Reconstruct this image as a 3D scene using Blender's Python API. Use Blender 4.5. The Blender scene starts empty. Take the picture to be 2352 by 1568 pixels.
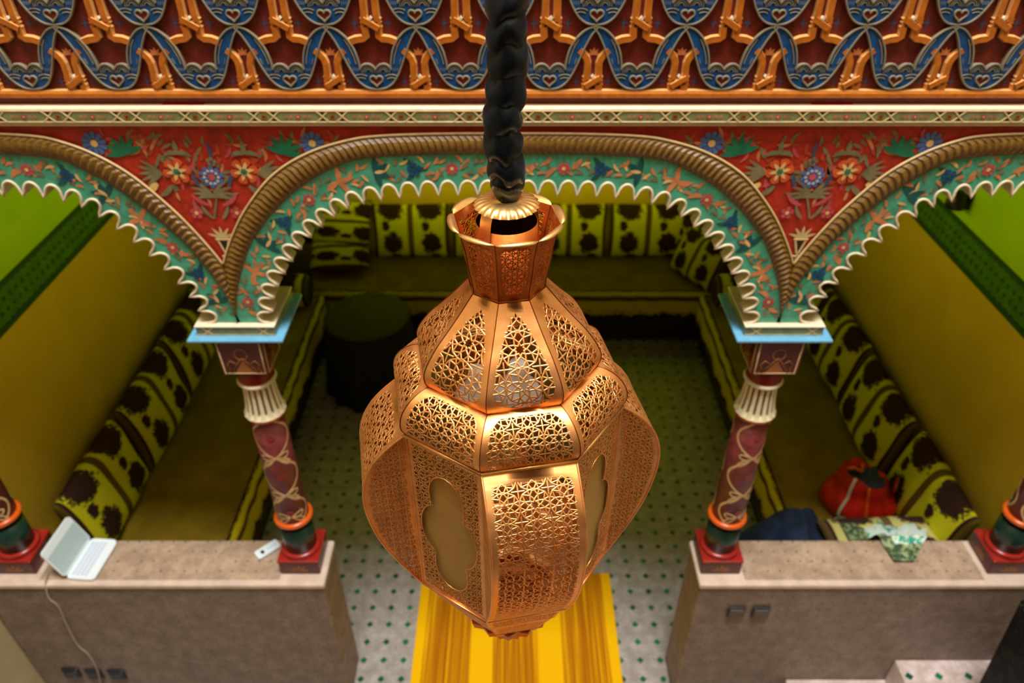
import bpy, bmesh, math, random
from mathutils import Vector, Matrix, noise
random.seed(7)
PI = math.pi
S = bpy.context.scene
COL = S.collection

# ------------------------------------------------------------------ camera, light, exposure
H = 4.00                      # eye height above the courtyard floor
TH = math.radians(36.9)       # looking down
F = 1712.0                    # focal length in pixels of a 2352 px wide frame
CT, ST = math.cos(TH), math.sin(TH)
cam_d = bpy.data.cameras.new('camera')
cam_d.sensor_width = 36.0
cam_d.lens = F / 2352.0 * 36.0
cam_d.clip_start = 0.05
cam_d.dof.use_dof = True
cam_d.dof.focus_distance = 1.22
cam_d.dof.aperture_fstop = 3.4
cam = bpy.data.objects.new('camera', cam_d)
COL.objects.link(cam)
cam.location = (0, 0, H)
cam.rotation_euler = (PI / 2 - TH, 0, 0)
S.camera = cam

w = bpy.data.worlds.new('world')
S.world = w
w.use_nodes = True
w.node_tree.nodes['Background'].inputs[0].default_value = (0.80, 0.90, 1.0, 1)
w.node_tree.nodes['Background'].inputs[1].default_value = 0.04

def area(name, loc, rot, sx, sy, power, col, spread=180):
    l = bpy.data.lights.new(name, 'AREA')
    l.shape = 'RECTANGLE'; l.size = sx; l.size_y = sy; l.energy = power; l.color = col; l.spread = math.radians(spread)
    o = bpy.data.objects.new(name, l); COL.objects.link(o)
    o.location = loc; o.rotation_euler = rot
    return o
area('skylight', (0.35, 0.15, H + 8.0), (0, 0, 0), 3.2, 2.4, 1420, (1.0, 0.985, 0.96))
for sg in (-1, 1):
    area('salon_wall_fill', (sg * 0.5, 3.7, 2.62), (0, -sg * math.radians(90), 0), 0.4, 2.4, 5.4, (1.0, 0.95, 0.05), 90)  # added fill light washing the side walls, not a fixture of the room
area('salon_far_fill', (0, 4.0, 2.62), (math.radians(80), 0, 0), 3.2, 0.4, 32, (0.92, 1.0, 0.05), 80)  # unseen fill added to lift the far bench and back wall

S.view_settings.view_transform = 'Standard'
try: S.view_settings.look = 'None'
except Exception: pass
S.view_settings.gamma = 1.0
S.view_settings.use_curve_mapping = False
S.view_settings.exposure = 0.0
try:
    S.cycles.use_denoising = True
    S.cycles.max_bounces = 8
    S.cycles.transparent_max_bounces = 16
    S.cycles.caustics_reflective = False
    S.cycles.caustics_refractive = False
except Exception: pass

# ------------------------------------------------------------------ pixel -> place helpers
def ray(u, v):
    x = (u - 1176.0) / F; d = (v - 784.0) / F
    return Vector((x, CT - d * ST, -ST - d * CT))
def at_drop(u, v, drop):
    r = ray(u, v); t = -drop / r.z
    return Vector((r.x * t, r.y * t, H - drop))
def at_y(u, v, y):
    r = ray(u, v); t = y / r.y
    return Vector((r.x * t, y, H + r.z * t))
def at_x(u, v, x):
    r = ray(u, v); t = x / r.x
    return Vector((x, r.y * t, H + r.z * t))

# ------------------------------------------------------------------ materials
def lin(c):
    out = []
    for k in c[:3]:
        k = k / 255.0
        out.append(k / 12.92 if k <= 0.04045 else ((k + 0.055) / 1.055) ** 2.4)
    return (out[0], out[1], out[2], 1.0)

class NT:
    def __init__(s, name):
        s.m = bpy.data.materials.new(name); s.m.use_nodes = True
        s.t = s.m.node_tree; s.b = s.t.nodes['Principled BSDF']
    def n(s, kind): return s.t.nodes.new(kind)
    def link(s, a, b): s.t.links.new(a, b)
    def put(s, inp, v):
        if hasattr(v, 'is_output') or isinstance(v, bpy.types.NodeSocket): s.link(v, inp)
        else: inp.default_value = v
    def M(s, op, a, b=None, c=None):
        k = s.n('ShaderNodeMath'); k.operation = op
        s.put(k.inputs[0], a)
        if b is not None: s.put(k.inputs[1], b)
        if c is not None: s.put(k.inputs[2], c)
        return k.outputs[0]
    def mix(s, f, a, b):
        k = s.n('ShaderNodeMix'); k.data_type = 'RGBA'
        s.put(k.inputs['Factor'], f)
        s.put(k.inputs[6], a); s.put(k.inputs[7], b)
        return k.outputs[2]
    def co(s, what='Object'):
        k = s.n('ShaderNodeTexCoord'); return k.outputs[what]
    def xyz(s, vec):
        k = s.n('ShaderNodeSeparateXYZ'); s.link(vec, k.inputs[0]); return k.outputs
    def noise(s, vec, scale, detail=3, rough=0.55):
        k = s.n('ShaderNodeTexNoise'); s.link(vec, k.inputs['Vector'])
        k.inputs['Scale'].default_value = scale; k.inputs['Detail'].default_value = detail
        k.inputs['Roughness'].default_value = rough
        return k.outputs['Fac']
    def step(s, v, lo, hi):
        k = s.n('ShaderNodeMapRange'); k.interpolation_type = 'SMOOTHSTEP'
        s.put(k.inputs[0], v); k.inputs[1].default_value = lo; k.inputs[2].default_value = hi
        return k.outputs[0]
    def bump(s, h, strength=0.3, dist=0.01):
        k = s.n('ShaderNodeBump'); k.inputs['Strength'].default_value = strength
        k.inputs['Distance'].default_value = dist
        s.link(h, k.inputs['Height']); s.link(k.outputs[0], s.b.inputs['Normal'])
    def base(s, c, rough=0.6, metal=0.0, spec=None):
        s.put(s.b.inputs['Base Color'], c)
        s.put(s.b.inputs['Roughness'], rough)
        s.b.inputs['Metallic'].default_value = metal
        if spec is not None: s.b.inputs['Specular IOR Level'].default_value = spec
        return s.m

def plain(name, c, rough=0.55, metal=0.0, var=0.12, scale=30.0, bump=0.0, spec=None):
    """one colour with a little uneven wear"""
    k = NT(name); c = lin(c)
    if var:
        n = k.noise(k.co(), scale)
        dark = (c[0] * (1 - var * 1.6), c[1] * (1 - var * 1.6), c[2] * (1 - var * 1.6), 1)
        lite = (min(1, c[0] * (1 + var)), min(1, c[1] * (1 + var)), min(1, c[2] * (1 + var)), 1)
        k.base(k.mix(k.step(n, 0.3, 0.7), dark, lite), rough, metal, spec)
        if bump: k.bump(n, bump, 0.004)
    else:
        k.base(c, rough, metal, spec)
    return k.m

def mat_floor(name, ground, dot_a, dot_b, period, size, joint=0.02, rough=0.35, axes=(0, 1), rnd_lo=0.0):
    """tiles with a small square set on edge at each corner"""
    k = NT(name); co = k.co(); x = k.xyz(co)
    a, b = x[axes[0]], x[axes[1]]
    sa, sb = k.M('DIVIDE', a, period), k.M('DIVIDE', b, period)
    fa = k.M('ABSOLUTE', k.M('SUBTRACT', k.M('FRACT', sa), 0.5))
    fb = k.M('ABSOLUTE', k.M('SUBTRACT', k.M('FRACT', sb), 0.5))
    dia = k.M('ADD', fa, fb)
    inside = k.M('SUBTRACT', 1.0, k.step(dia, size * 0.92, size * 1.08))
    cell = k.n('ShaderNodeCombineXYZ')
    k.link(k.M('FLOOR', sa), cell.inputs[0]); k.link(k.M('FLOOR', sb), cell.inputs[1])
    wn = k.n('ShaderNodeTexWhiteNoise'); wn.noise_dimensions = '3D'; k.link(cell.outputs[0], wn.inputs['Vector'])
    if rnd_lo > 0: inside = k.M('MULTIPLY', inside, k.step(wn.outputs['Value'], rnd_lo, rnd_lo + 0.4))
    g = lin(ground)
    n1 = k.noise(co, 14.0, 5, 0.65); n2 = k.noise(co, 60.0, 3)
    gd = (g[0] * 0.66, g[1] * 0.63, g[2] * 0.60, 1)
    body = k.mix(k.step(k.M('ADD', n1, k.M('MULTIPLY', n2, 0.35)), 0.5, 0.9), gd, g)
    ed = k.M('MAXIMUM', fa, fb)
    line = k.M('MULTIPLY', k.step(ed, 0.5 - joint, 0.5), 0.35)
    body = k.mix(line, body, (g[0] * 0.55, g[1] * 0.53, g[2] * 0.5, 1))
    dots = k.mix(wn.outputs['Value'], lin(dot_a), lin(dot_b))
    k.base(k.mix(inside, body, dots), rough, 0.0)
    k.bump(n2, 0.08, 0.002)
    return k.m

def mat_fabric(name, ground, dark, stripe, kind):
    """printed cloth: stripes and ragged dark bunches of flowers, laid out in UV (v up)"""
    k = NT(name); uv = k.co('UV'); x = k.xyz(uv); u, v = x[0], x[1]
    n1 = k.noise(uv, 11.0 if kind == 'cushion' else 12.0, 5, 0.75)
    n2 = k.noise(uv, 28.0, 3, 0.7)
    jag = k.M('ADD', k.M('MULTIPLY', k.M('SUBTRACT', n1, 0.5), 0.75 if kind == 'cushion' else 0.42), k.M('MULTIPLY', k.M('SUBTRACT', n2, 0.5), 0.55 if kind == 'cushion' else 0.30))
    g, d, st = lin(ground), lin(dark), lin(stripe)
    if kind == 'cushion':
        fx = k.M('SUBTRACT', k.M('FRACT', k.M('MULTIPLY', u, 2.0)), 0.5)
        def blob(cx, cy, rx, ry):
            a = k.M('DIVIDE', k.M('SUBTRACT', fx, cx), rx); b = k.M('DIVIDE', k.M('SUBTRACT', v, cy), ry)
            r = k.M('SQRT', k.M('ADD', k.M('MULTIPLY', a, a), k.M('MULTIPLY', b, b)))
            return k.M('SUBTRACT', 1.0, k.step(k.M('ADD', r, k.M('MULTIPLY', jag, 2.0)), 0.92, 1.06))
        f = k.M('MAXIMUM', blob(0.02, 0.30, 0.25, 0.21), blob(0.0, 0.93, 0.33, 0.20))
        f = k.M('MAXIMUM', f, blob(-0.12, 0.62, 0.10, 0.10))
        f = k.M('MAXIMUM', f, blob(0.10, 0.0, 0.16, 0.10))
        us = k.M('ABSOLUTE', k.M('SUBTRACT', u, 0.5))
        s1 = k.M('SUBTRACT', 1.0, k.step(k.M('ABSOLUTE', k.M('SUBTRACT', us, 0.012)), 0.020, 0.028))
        s2 = k.step(us, 0.452, 0.460)
        s3 = k.M('SUBTRACT', 1.0, k.step(k.M('ABSOLUTE', k.M('SUBTRACT', us, 0.455)), 0.010, 0.016))
        c = k.mix(f, g, d)
        c = k.mix(s1, c, st)
        c = k.mix(s2, c, st)
        c = k.mix(s3, c, d)
    else:   # hanging strip: u in metres along, v 0..1 down
        rag = k.M('ADD', v, k.M('MULTIPLY', jag, 1.5))
        top = k.M('SUBTRACT', 1.0, k.step(rag, 0.10, 0.18))
        low = k.step(rag, 0.82, 0.90)
        band = k.M('SUBTRACT', 1.0, k.step(k.M('ABSOLUTE', k.M('SUBTRACT', v, 0.5)), 0.05, 0.075))
        c = k.mix(k.M('MAXIMUM', top, low), g, d)
        c = k.mix(band, c, st)
    k.base(c, 0.9, 0.0, 0.2)
    wv = k.noise(k.co(), 240.0, 2); k.bump(wv, 0.15, 0.003)
    return k.m

def mat_weave(name, a, b, scale=90):
    k = NT(name); x = k.xyz(k.co()); co = k.co()
    s = k.M('MULTIPLY', k.M('SINE', k.M('MULTIPLY', k.M('ADD', x[0], x[1]), scale * 2.0)), k.M('SINE', k.M('MULTIPLY', k.M('SUBTRACT', x[0], x[1]), scale * 2.0)))
    n = k.noise(co, 5.0, 3)
    f = k.M('ADD', k.M('MULTIPLY', s, 0.3), n)
    k.base(k.mix(k.step(f, 0.2, 0.8), lin(a), lin(b)), 0.9, 0.0, 0.15)
    k.bump(s, 0.2, 0.004)
    return k.m

def mat_rug(name):
    k = NT(name); x = k.xyz(k.co())
    bright, mid, dk = lin((236, 178, 4)), lin((210, 142, 6)), lin((160, 92, 6))
    f = k.M('DIVIDE', k.M('ADD', x[0], 0.59), 1.18)
    def inr(a, b): return k.M('MULTIPLY', k.step(f, a - 0.004, a + 0.004), k.M('SUBTRACT', 1.0, k.step(f, b - 0.004, b + 0.004)))
    s = k.M('MAXIMUM', k.M('MAXIMUM', inr(0.048, 0.276), inr(0.386, 0.607)), inr(0.724, 0.952))
    st = k.n('ShaderNodeCombineXYZ'); k.link(k.M('MULTIPLY', x[0], 1.0), st.inputs[0]); k.link(k.M('MULTIPLY', x[1], 0.01), st.inputs[1])
    n = k.noise(st.outputs[0], 85.0, 2, 0.6)
    line = k.mix(k.step(n, 0.36, 0.68), dk, mid)
    line = k.mix(k.step(n, 0.56, 0.70), line, bright)
    c = k.mix(s, bright, line)
    k.base(c, 0.95, 0.0, 0.1)
    wv = k.noise(k.co(), 160.0, 2); k.bump(wv, 0.25, 0.004)
    return k.m

def mat_copper(name, c, rough=0.30, dark=0.62):
    k = NT(name); co = k.co(); c = lin(c)
    n = k.noise(co, 26.0, 4); n2 = k.noise(co, 320.0, 2)
    d = (c[0] * dark, c[1] * dark * 0.88, c[2] * dark * 0.75, 1)
    k.base(k.mix(k.step(n, 0.34, 0.62), d, c), k.M('ADD', rough - 0.06, k.M('MULTIPLY', n, 0.16)), 0.95)
    k.bump(n2, 0.10, 0.0008)
    return k.m

MT = {}
MT['ochre'] = plain('ochre_plaster', (196, 160, 28), 0.85, var=0.05, scale=3)
MT['lime'] = plain('lime_paint', (150, 190, 10), 0.8, var=0.05, scale=3)
MT['band'] = mat_floor('painted_green_band', (60, 110, 20), (10, 40, 10), (20, 70, 15), 0.055, 0.30, 0.08, 0.8, (1, 2))
MT['bandline'] = plain('dark_green_line', (10, 62, 22), 0.8, var=0)
MT['cream_wall'] = plain('cream_plaster', (178, 162, 124), 0.9, var=0.06, scale=4)
MT['rear_wall'] = plain('warm_rear_plaster', (84, 62, 44), 0.9, var=0.04, scale=4)
MT['rear_upper'] = plain('upper_rear_plaster', (156, 136, 110), 0.9, var=0.04, scale=4)
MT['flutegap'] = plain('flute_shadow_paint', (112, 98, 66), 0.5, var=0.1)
MT['floor'] = mat_floor('courtyard_tiles', (178, 169, 164), (8, 62, 50), (16, 112, 76), 0.1125, 0.185, 0.03, 0.35)
MT['step'] = mat_floor('step_tiles', (226, 208, 204), (6, 70, 56), (20, 120, 84), 0.150, 0.15, 0.02, 0.35)
MT['coping'] = mat_floor('coping_tiles', (182, 156, 134), (90, 70, 44), (50, 80, 66), 0.056, 0.11, 0.0, 0.45, rnd_lo=0.15)
MT['edge'] = plain('pale_coping_edge', (206, 184, 168), 0.4, var=0.08, scale=14)
MT['zellige'] = mat_floor('brown_wall_tiles', (146, 129, 115), (78, 60, 46), (110, 88, 70), 0.050, 0.15, 0.02, 0.55, (0, 2), rnd_lo=0.25)
MT['ceiling'] = plain('salon_ceiling', (96, 70, 30), 0.9, var=0.04)
MT['red'] = plain('painted_red', (176, 44, 24), 0.5, var=0.16, scale=40)
MT['darkred'] = plain('dark_red_ground', (112, 30, 18), 0.5, var=0.18, scale=40)
MT['maroon'] = plain('maroon_gloss', (84, 30, 24), 0.35, var=0.15)
MT['blue'] = plain('carved_blue', (8, 70, 128), 0.42, var=0.18, scale=60)
MT['blueline'] = plain('grey_cream_outline', (134, 128, 108), 0.45, var=0.1)
MT['bluestar'] = plain('dusty_blue_star', (62, 74, 108), 0.6, var=0.1)
MT['orange'] = plain('strap_orange', (186, 104, 28), 0.38, var=0.12, scale=40)
MT['orangeedge'] = plain('strap_edge', (232, 172, 104), 0.35, var=0.08)
MT['cream'] = plain('gloss_cream', (228, 214, 186), 0.3, var=0.05)
MT['creamline'] = plain('cream_line', (206, 180, 128), 0.4, var=0.08)
MT['sage'] = plain('sage_green', (128, 134, 92), 0.5, var=0.12)
MT['darkdot'] = plain('dark_triangle', (44, 34, 20), 0.5, var=0)
MT['teal'] = plain('teal_ground', (76, 168, 138), 0.5, var=0.16, scale=22)
MT['tealdark'] = plain('soffit_green', (70, 92, 58), 0.6, var=0.1)
MT['lace'] = plain('scallop_plaster', (222, 204, 176), 0.45, var=0.06)
MT['rope'] = plain('rope_ochre', (114, 82, 28), 0.45, var=0.16, scale=60)
MT['flowerblue'] = plain('flower_blue', (72, 112, 182), 0.6, var=0.12)
MT['flowerorange'] = plain('flower_orange', (214, 88, 40), 0.6, var=0.12)
MT['flowerpale'] = plain('flower_pale', (226, 190, 122), 0.6, var=0.08)
MT['flowerpink'] = plain('flower_pink', (194, 76, 84), 0.6, var=0.12)
MT['leafgreen'] = plain('leaf_green', (20, 118, 84), 0.6, var=0.15)
MT['leafgrey'] = plain('leaf_grey', (124, 118, 84), 0.6, var=0.15)
MT['leafdark'] = plain('leaf_dark_teal', (14, 84, 84), 0.6, var=0.15)
MT['scroll'] = plain('scroll_tan', (206, 132, 84), 0.6, var=0.15)
MT['redscroll'] = plain('red_scroll', (176, 66, 34), 0.6, var=0.15)
MT['deepblue'] = plain('deep_blue_leaf', (22, 72, 124), 0.6, var=0.15)
MT['slabblue'] = plain('sky_blue_gloss', (104, 168, 206), 0.25, var=0.05)
MT['torusorange'] = plain('orange_gloss', (206, 88, 24), 0.22, var=0.05)
MT['torusred'] = plain('red_gloss', (150, 36, 28), 0.2, var=0.06)
MT['ringred'] = plain('deep_red_ring', (138, 30, 22), 0.3, var=0.08)
MT['greendrum'] = plain('dark_green_gloss', (22, 52, 44), 0.3, var=0.08)
MT['shaft'] = plain('painted_shaft', (112, 44, 42), 0.42, var=0.2, scale=26)
MT['shaftviolet'] = plain('shaft_violet', (122, 66, 92), 0.45, var=0.15)
MT['vine'] = plain('vine_cream', (208, 174, 124), 0.45, var=0.12)
MT['fluted'] = plain('fluted_cream', (226, 214, 178), 0.4, var=0.06)
MT['goldmotif'] = plain('gold_motif', (152, 92, 40), 0.4, var=0.12)
MT['cushion'] = mat_fabric('printed_cushion_cloth', (208, 202, 26), (52, 30, 20), (92, 76, 16), 'cushion')
MT['cushionpale'] = mat_fabric('printed_pale_cloth', (206, 196, 120), (64, 38, 34), (112, 88, 52), 'cushion')
MT['valance'] = mat_fabric('printed_valance_cloth', (206, 190, 20), (48, 28, 16), (88, 68, 14), 'strip')
MT['seat'] = mat_weave('woven_seat_cloth', (112, 90, 18), (148, 124, 30))
MT['bolster_end'] = plain('dark_cushion_end', (40, 24, 16), 0.9, var=0.15)
MT['benchwood'] = plain('dark_bench_wood', (44, 28, 18), 0.6, var=0.2, scale=20)
MT['blackcloth'] = plain('black_cloth', (16, 14, 14), 0.8, var=0.1)
MT['olivecloth'] = plain('olive_cloth', (66, 62, 14), 0.85, var=0.12, scale=12)
MT['dooroil'] = plain('dark_olive_door', (136, 116, 26), 0.6, var=0.1, scale=8)
MT['doorframe'] = plain('black_green_frame', (16, 26, 12), 0.6, var=0.1)
MT['rug'] = mat_rug('yellow_striped_rug')
MT['copper'] = mat_copper('copper_sheet', (255, 188, 120), 0.40, 0.90)
MT['coppertrim'] = mat_copper('bright_copper_edge', (255, 212, 142), 0.34, 0.9)
MT['coppercup'] = mat_copper('dull_copper', (214, 128, 62), 0.45, 0.8)
MT['glasspane'] = plain('frosted_pane', (196, 156, 84), 0.65, var=0.06, scale=8, spec=0.3)
MT['seam'] = mat_copper('seam_copper', (150, 82, 36), 0.45, 0.8)
MT['cupinside'] = mat_copper('shaded_cup_copper', (92, 48, 22), 0.6, 0.7)  # darker copper: the shade inside the cup is put into the colour
MT['bulb'] = plain('opal_bulb', (255, 236, 222), 0.2, var=0)
k = NT('black_satin'); nz = k.noise(k.co(), 60.0, 3)
MT['satin'] = k.base(lin((5, 7, 10)), 0.34, 0.0, 0.5)
k.b.inputs['Specular Tint'].default_value = (0.62, 0.78, 1.0, 1)
k.b.inputs['Sheen Weight'].default_value = 0.15; k.b.inputs['Sheen Tint'].default_value = lin((80, 110, 160))
k.bump(nz, 0.04, 0.001)
MT['white_plastic'] = plain('white_plastic', (222, 232, 238), 0.35, var=0)
MT['screen'] = plain('pale_screen', (176, 196, 200), 0.3, var=0)
MT['key'] = plain('grey_keys', (192, 202, 222), 0.5, var=0)
MT['darkplastic'] = plain('dark_plastic', (28, 28, 34), 0.3, var=0)
MT['socketface'] = plain('grey_brown_plate', (88, 76, 66), 0.4, var=0)
MT['cable'] = plain('grey_cable', (168, 152, 138), 0.5, var=0)
MT['bagred'] = plain('red_bag_cloth', (204, 34, 16), 0.45, var=0.2, scale=14)
MT['bagorange'] = plain('orange_trim', (226, 98, 24), 0.5, var=0.1)
MT['bagwhite'] = plain('reflective_stripe', (214, 206, 180), 0.5, var=0)
MT['navy'] = plain('navy_cloth', (16, 36, 74), 0.8, var=0.3, scale=9)
MT['denim'] = plain('slate_cloth', (48, 66, 84), 0.85, var=0.2, scale=14)
k = NT('green_scarf_cloth'); co = k.co(); a = k.noise(co, 26.0, 4); b = k.noise(co, 9.0, 2)
c = k.mix(k.step(a, 0.44, 0.56), lin((36, 150, 128)), lin((214, 228, 206)))
MT['scarf'] = k.base(k.mix(k.step(b, 0.56, 0.62), c, lin((210, 226, 226))), 0.85)
k = NT('scarf_border_cloth'); co = k.co(); a = k.noise(co, 40.0, 4)
MT['scarfedge'] = k.base(k.mix(k.step(a, 0.42, 0.6), lin((58, 76, 48)), lin((150, 164, 120))), 0.9)
MT['white_cloth'] = plain('white_cloth', (216, 232, 228), 0.85, var=0.04)
k = NT('black_carved_wood'); x = k.xyz(k.co()); n = k.noise(k.co(), 3.0, 2)
q = k.M('SINE', k.M('ADD', k.M('MULTIPLY', k.M('ADD', x[1], k.M('MULTIPLY', x[2], -0.42)), 300.0), k.M('MULTIPLY', n, 8.0)))
MT['newel'] = k.base(k.mix(k.M('MULTIPLY', k.step(q, 0.93, 0.99), k.step(k.noise(k.co(), 14.0, 2), 0.48, 0.56)), lin((7, 6, 6)), lin((96, 90, 78))), 0.6, 0.0, 0.15)

# ------------------------------------------------------------------ mesh builder
class MB:
    def __init__(s): s.v, s.f, s.mi, s.sm, s.uv, s.mats = [], [], [], [], {}, []
    def m(s, key):
        if key not in s.mats: s.mats.append(key)
        return s.mats.index(key)
    def vert(s, p, uv=None):
        s.v.append((p[0], p[1], p[2]))
        if uv is not None: s.uv[len(s.v) - 1] = uv
        return len(s.v) - 1
    def face(s, idx, mat, smooth=False):
        s.f.append(tuple(idx)); s.mi.append(s.m(mat)); s.sm.append(smooth)
    def poly(s, pts, mat, smooth=False): s.face([s.vert(p) for p in pts], mat, smooth)
    def grid(s, rows, mat, smooth=True, uvs=None, closed=False):
        idx = []
        for i, r in enumerate(rows): idx.append([s.vert(p, None if uvs is None else uvs[i][j]) for j, p in enumerate(r)])
        n = len(idx[0])
        for i in range(len(idx) - 1):
            for j in range(n if closed else n - 1):
                k = (j + 1) % n
                s.face((idx[i][j], idx[i][k], idx[i + 1][k], idx[i + 1][j]), mat, smooth)
        return idx
    def bmesh(s, bm, mat, smooth=False, uvf=None):
        b = len(s.v)
        bm.verts.ensure_lookup_table()
        for i, v in enumerate(bm.verts):
            s.v.append(tuple(v.co))
            if uvf: s.uv[b + i] = uvf(v.co)
        bm.verts.index_update()
        for f in bm.faces: s.face([b + v.index for v in f.verts], mat, smooth)
        bm.free()
    def box(s, lo, hi, mat, bevel=0.0, seg=2, smooth=False, uvf=None):
        bm = bmesh.new(); bmesh.ops.create_cube(bm, size=1.0)
        lo, hi = Vector(lo), Vector(hi)
        for v in bm.verts: v.co = Vector([(lo[i] + hi[i]) / 2 + v.co[i] * (hi[i] - lo[i]) for i in range(3)])
        if bevel > 0: bmesh.ops.bevel(bm, geom=list(bm.edges), offset=bevel, segments=seg, profile=0.5, affect='EDGES')
        s.bmesh(bm, mat, smooth, uvf)
    def lathe(s, prof, mat, c=(0, 0), seg=40, cap=True, smooth=True):
        rows = []
        for r, z in prof:
            rows.append([(c[0] + r * math.cos(2 * PI * j / seg), c[1] + r * math.sin(2 * PI * j / seg), z) for j in range(seg)])
        idx = s.grid(rows, mat, smooth, closed=True)
        if cap:
            s.face(list(reversed(idx[0])), mat); s.face(idx[-1], mat)
    def tube(s, pts, r, mat, seg=8, closed=False, cap=True):
        pts = [Vector(p) for p in pts]; rows = []; n = len(pts); up = None
        for i, p in enumerate(pts):
            a = pts[i - 1] if i > 0 else (pts[-1] if closed else p)
            b = pts[(i + 1) % n] if (i < n - 1 or closed) else p
            t = (b - a)
            if t.length < 1e-9: t = Vector((0, 0, 1))
            t.normalize()
            if up is None: up = Vector((0, 0, 1)) if abs(t.z) < 0.9 else Vector((1, 0, 0))
            x = t.cross(up)
            if x.length < 1e-6: x = t.orthogonal()
            x.normalize(); y = x.cross(t).normalized(); up = y
            rr = r[i] if isinstance(r, (list, tuple)) else r
            rows.append([p + x * (rr * math.cos(2 * PI * j / seg)) + y * (rr * math.sin(2 * PI * j / seg)) for j in range(seg)])
        if closed: rows.append(rows[0])
        idx = s.grid(rows, mat, True, closed=True)
        if cap and not closed: s.face(list(reversed(idx[0])), mat); s.face(idx[-1], mat)
    # shapes drawn on an upright plane that faces the viewer (-y)
    def plate(s, pts, y0, y1, mat, side=None, bevel=0.0):
        """pts: outline (x,z); front at y0, back at y1"""
        a = [s.vert((p[0], y0, p[1])) for p in pts]; b = [s.vert((p[0], y1, p[1])) for p in pts]
        s.face(list(a), mat)
        for i in range(len(pts)):
            j = (i + 1) % len(pts); s.face((a[i], b[i], b[j], a[j]), side or mat)
    def ribbon(s, pts, wd, y0, h, mat, side=None, closed=False, flat=0.55):
        """strip along (x,z) points standing h proud of y0 with sloping sides"""
        n = len(pts); rows = []
        for i, p in enumerate(pts):
            a = pts[i - 1] if (i > 0 or closed) else p; b = pts[(i + 1) % n] if (i < n - 1 or closed) else p
            tx, tz = b[0] - a[0], b[1] - a[1]; L = math.hypot(tx, tz) or 1
            nx, nz = -tz / L, tx / L
            ww = wd[i] if isinstance(wd, (list, tuple)) else wd
            k = []
            for o, yy in ((-0.5, y0), (-0.5 * flat, y0 - h), (0.5 * flat, y0 - h), (0.5, y0)):
                k.append((p[0] + nx * ww * o, yy, p[1] + nz * ww * o))
            rows.append(k)
        if closed: rows.append(rows[0])
        idx = [[s.vert(p) for p in r] for r in rows]
        for i in range(len(idx) - 1):
            for j in range(3):
                s.face((idx[i][j], idx[i][j + 1], idx[i + 1][j + 1], idx[i + 1][j]), (side or mat) if j != 1 else mat)
    def build(s, name, parent=None, origin=(0, 0, 0), **props):
        o = Vector(origin)
        me = bpy.data.meshes.new(name)
        me.from_pydata([(p[0] - o.x, p[1] - o.y, p[2] - o.z) for p in s.v], [], s.f)
        for k in s.mats: me.materials.append(MT[k])
        me.polygons.foreach_set('material_index', s.mi)
        me.polygons.foreach_set('use_smooth', s.sm)
        if s.uv:
            ul = me.uv_layers.new(name='UVMap')
            for lp in me.loops: ul.data[lp.index].uv = s.uv.get(lp.vertex_index, (0, 0))
        me.update()
        ob = bpy.data.objects.new(name, me); COL.objects.link(ob)
        if parent: ob.parent = parent
        else: ob.location = o
        for a, b in props.items(): ob[a] = b
        return ob

def thing(name, loc, label, cat, group=None, rz=0.0):
    o = bpy.data.objects.new(name, None); COL.objects.link(o)
    o.empty_display_size = 0.1
    o.location = loc; o.rotation_euler = (0, 0, rz); o['label'] = label; o['category'] = cat
    if group: o['group'] = group
    return o
def copy_tree(o, parent=None):
    c = o.copy(); COL.objects.link(c)
    if parent: c.parent = parent
    for ch in list(o.children): copy_tree(ch, c)
    return c
def struct(o): o['kind'] = 'structure'; return o

def catmull(P, n=8):
    out = []
    for i in range(len(P) - 1):
        p0 = P[max(0, i - 1)]; p1 = P[i]; p2 = P[i + 1]; p3 = P[min(len(P) - 1, i + 2)]
        for k in range(n):
            t = k / n
            out.append(tuple(0.5 * ((2 * p1[d]) + (-p0[d] + p2[d]) * t + (2 * p0[d] - 5 * p1[d] + 4 * p2[d] - p3[d]) * t * t + (-p0[d] + 3 * p1[d] - 3 * p2[d] + p3[d]) * t ** 3) for d in range(len(p1))))
    out.append(tuple(P[-1])); return out

# ------------------------------------------------------------------ the setting
WX = 2.45; BACK = 6.08; YA = 2.19; YB = 2.42; KC = 0.97; PF = 2.150 * KC; PB = 2.400 * KC
b = MB(); b.box((-3.0, -1.8, -0.1), (3.0, BACK + 0.2, 0.0), 'floor'); struct(b.build('floor'))
zb0, zb1 = H - 2.115, H - 1.925
def side_wall(sgn, name):
    b = MB(); x0, x1 = sorted((sgn * WX, sgn * (WX + 0.15)))
    b.box((x0, YB - 0.1, 0), (x1, BACK, zb0), 'ochre')
    b.box((x0, YB - 0.1, zb0), (x1, BACK, zb1), 'band')
    b.box((x0, YB - 0.1, zb1), (x1, BACK, 3.6), 'lime')
    xi = sgn * WX
    for z in (zb0, zb1):
        lo, hi = sorted((xi, xi - sgn * 0.004)); b.box((lo, YB, z - 0.014), (hi, BACK, z + 0.014), 'bandline')
    struct(b.build(name))
    b = MB(); x0, x1 = sorted((sgn * (WX + 0.05), sgn * (WX + 0.25)))
    b.box((x0, -1.8, 0), (x1, YB - 0.1, H + 8.2), 'cream_wall'); struct(b.build('wall_courtyard_' + ('left' if sgn < 0 else 'right')))
side_wall(-1, 'wall_left'); side_wall(1, 'wall_right')
b = MB()
b.box((-WX - 0.15, BACK, 0), (WX + 0.15, BACK + 0.15, zb0), 'ochre')
b.box((-WX - 0.15, BACK, zb0), (WX + 0.15, BACK + 0.15, zb1), 'band')
b.box((-WX - 0.15, BACK, zb1), (WX + 0.15, BACK + 0.15, 3.6), 'lime')
struct(b.build('wall_back'))
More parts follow.
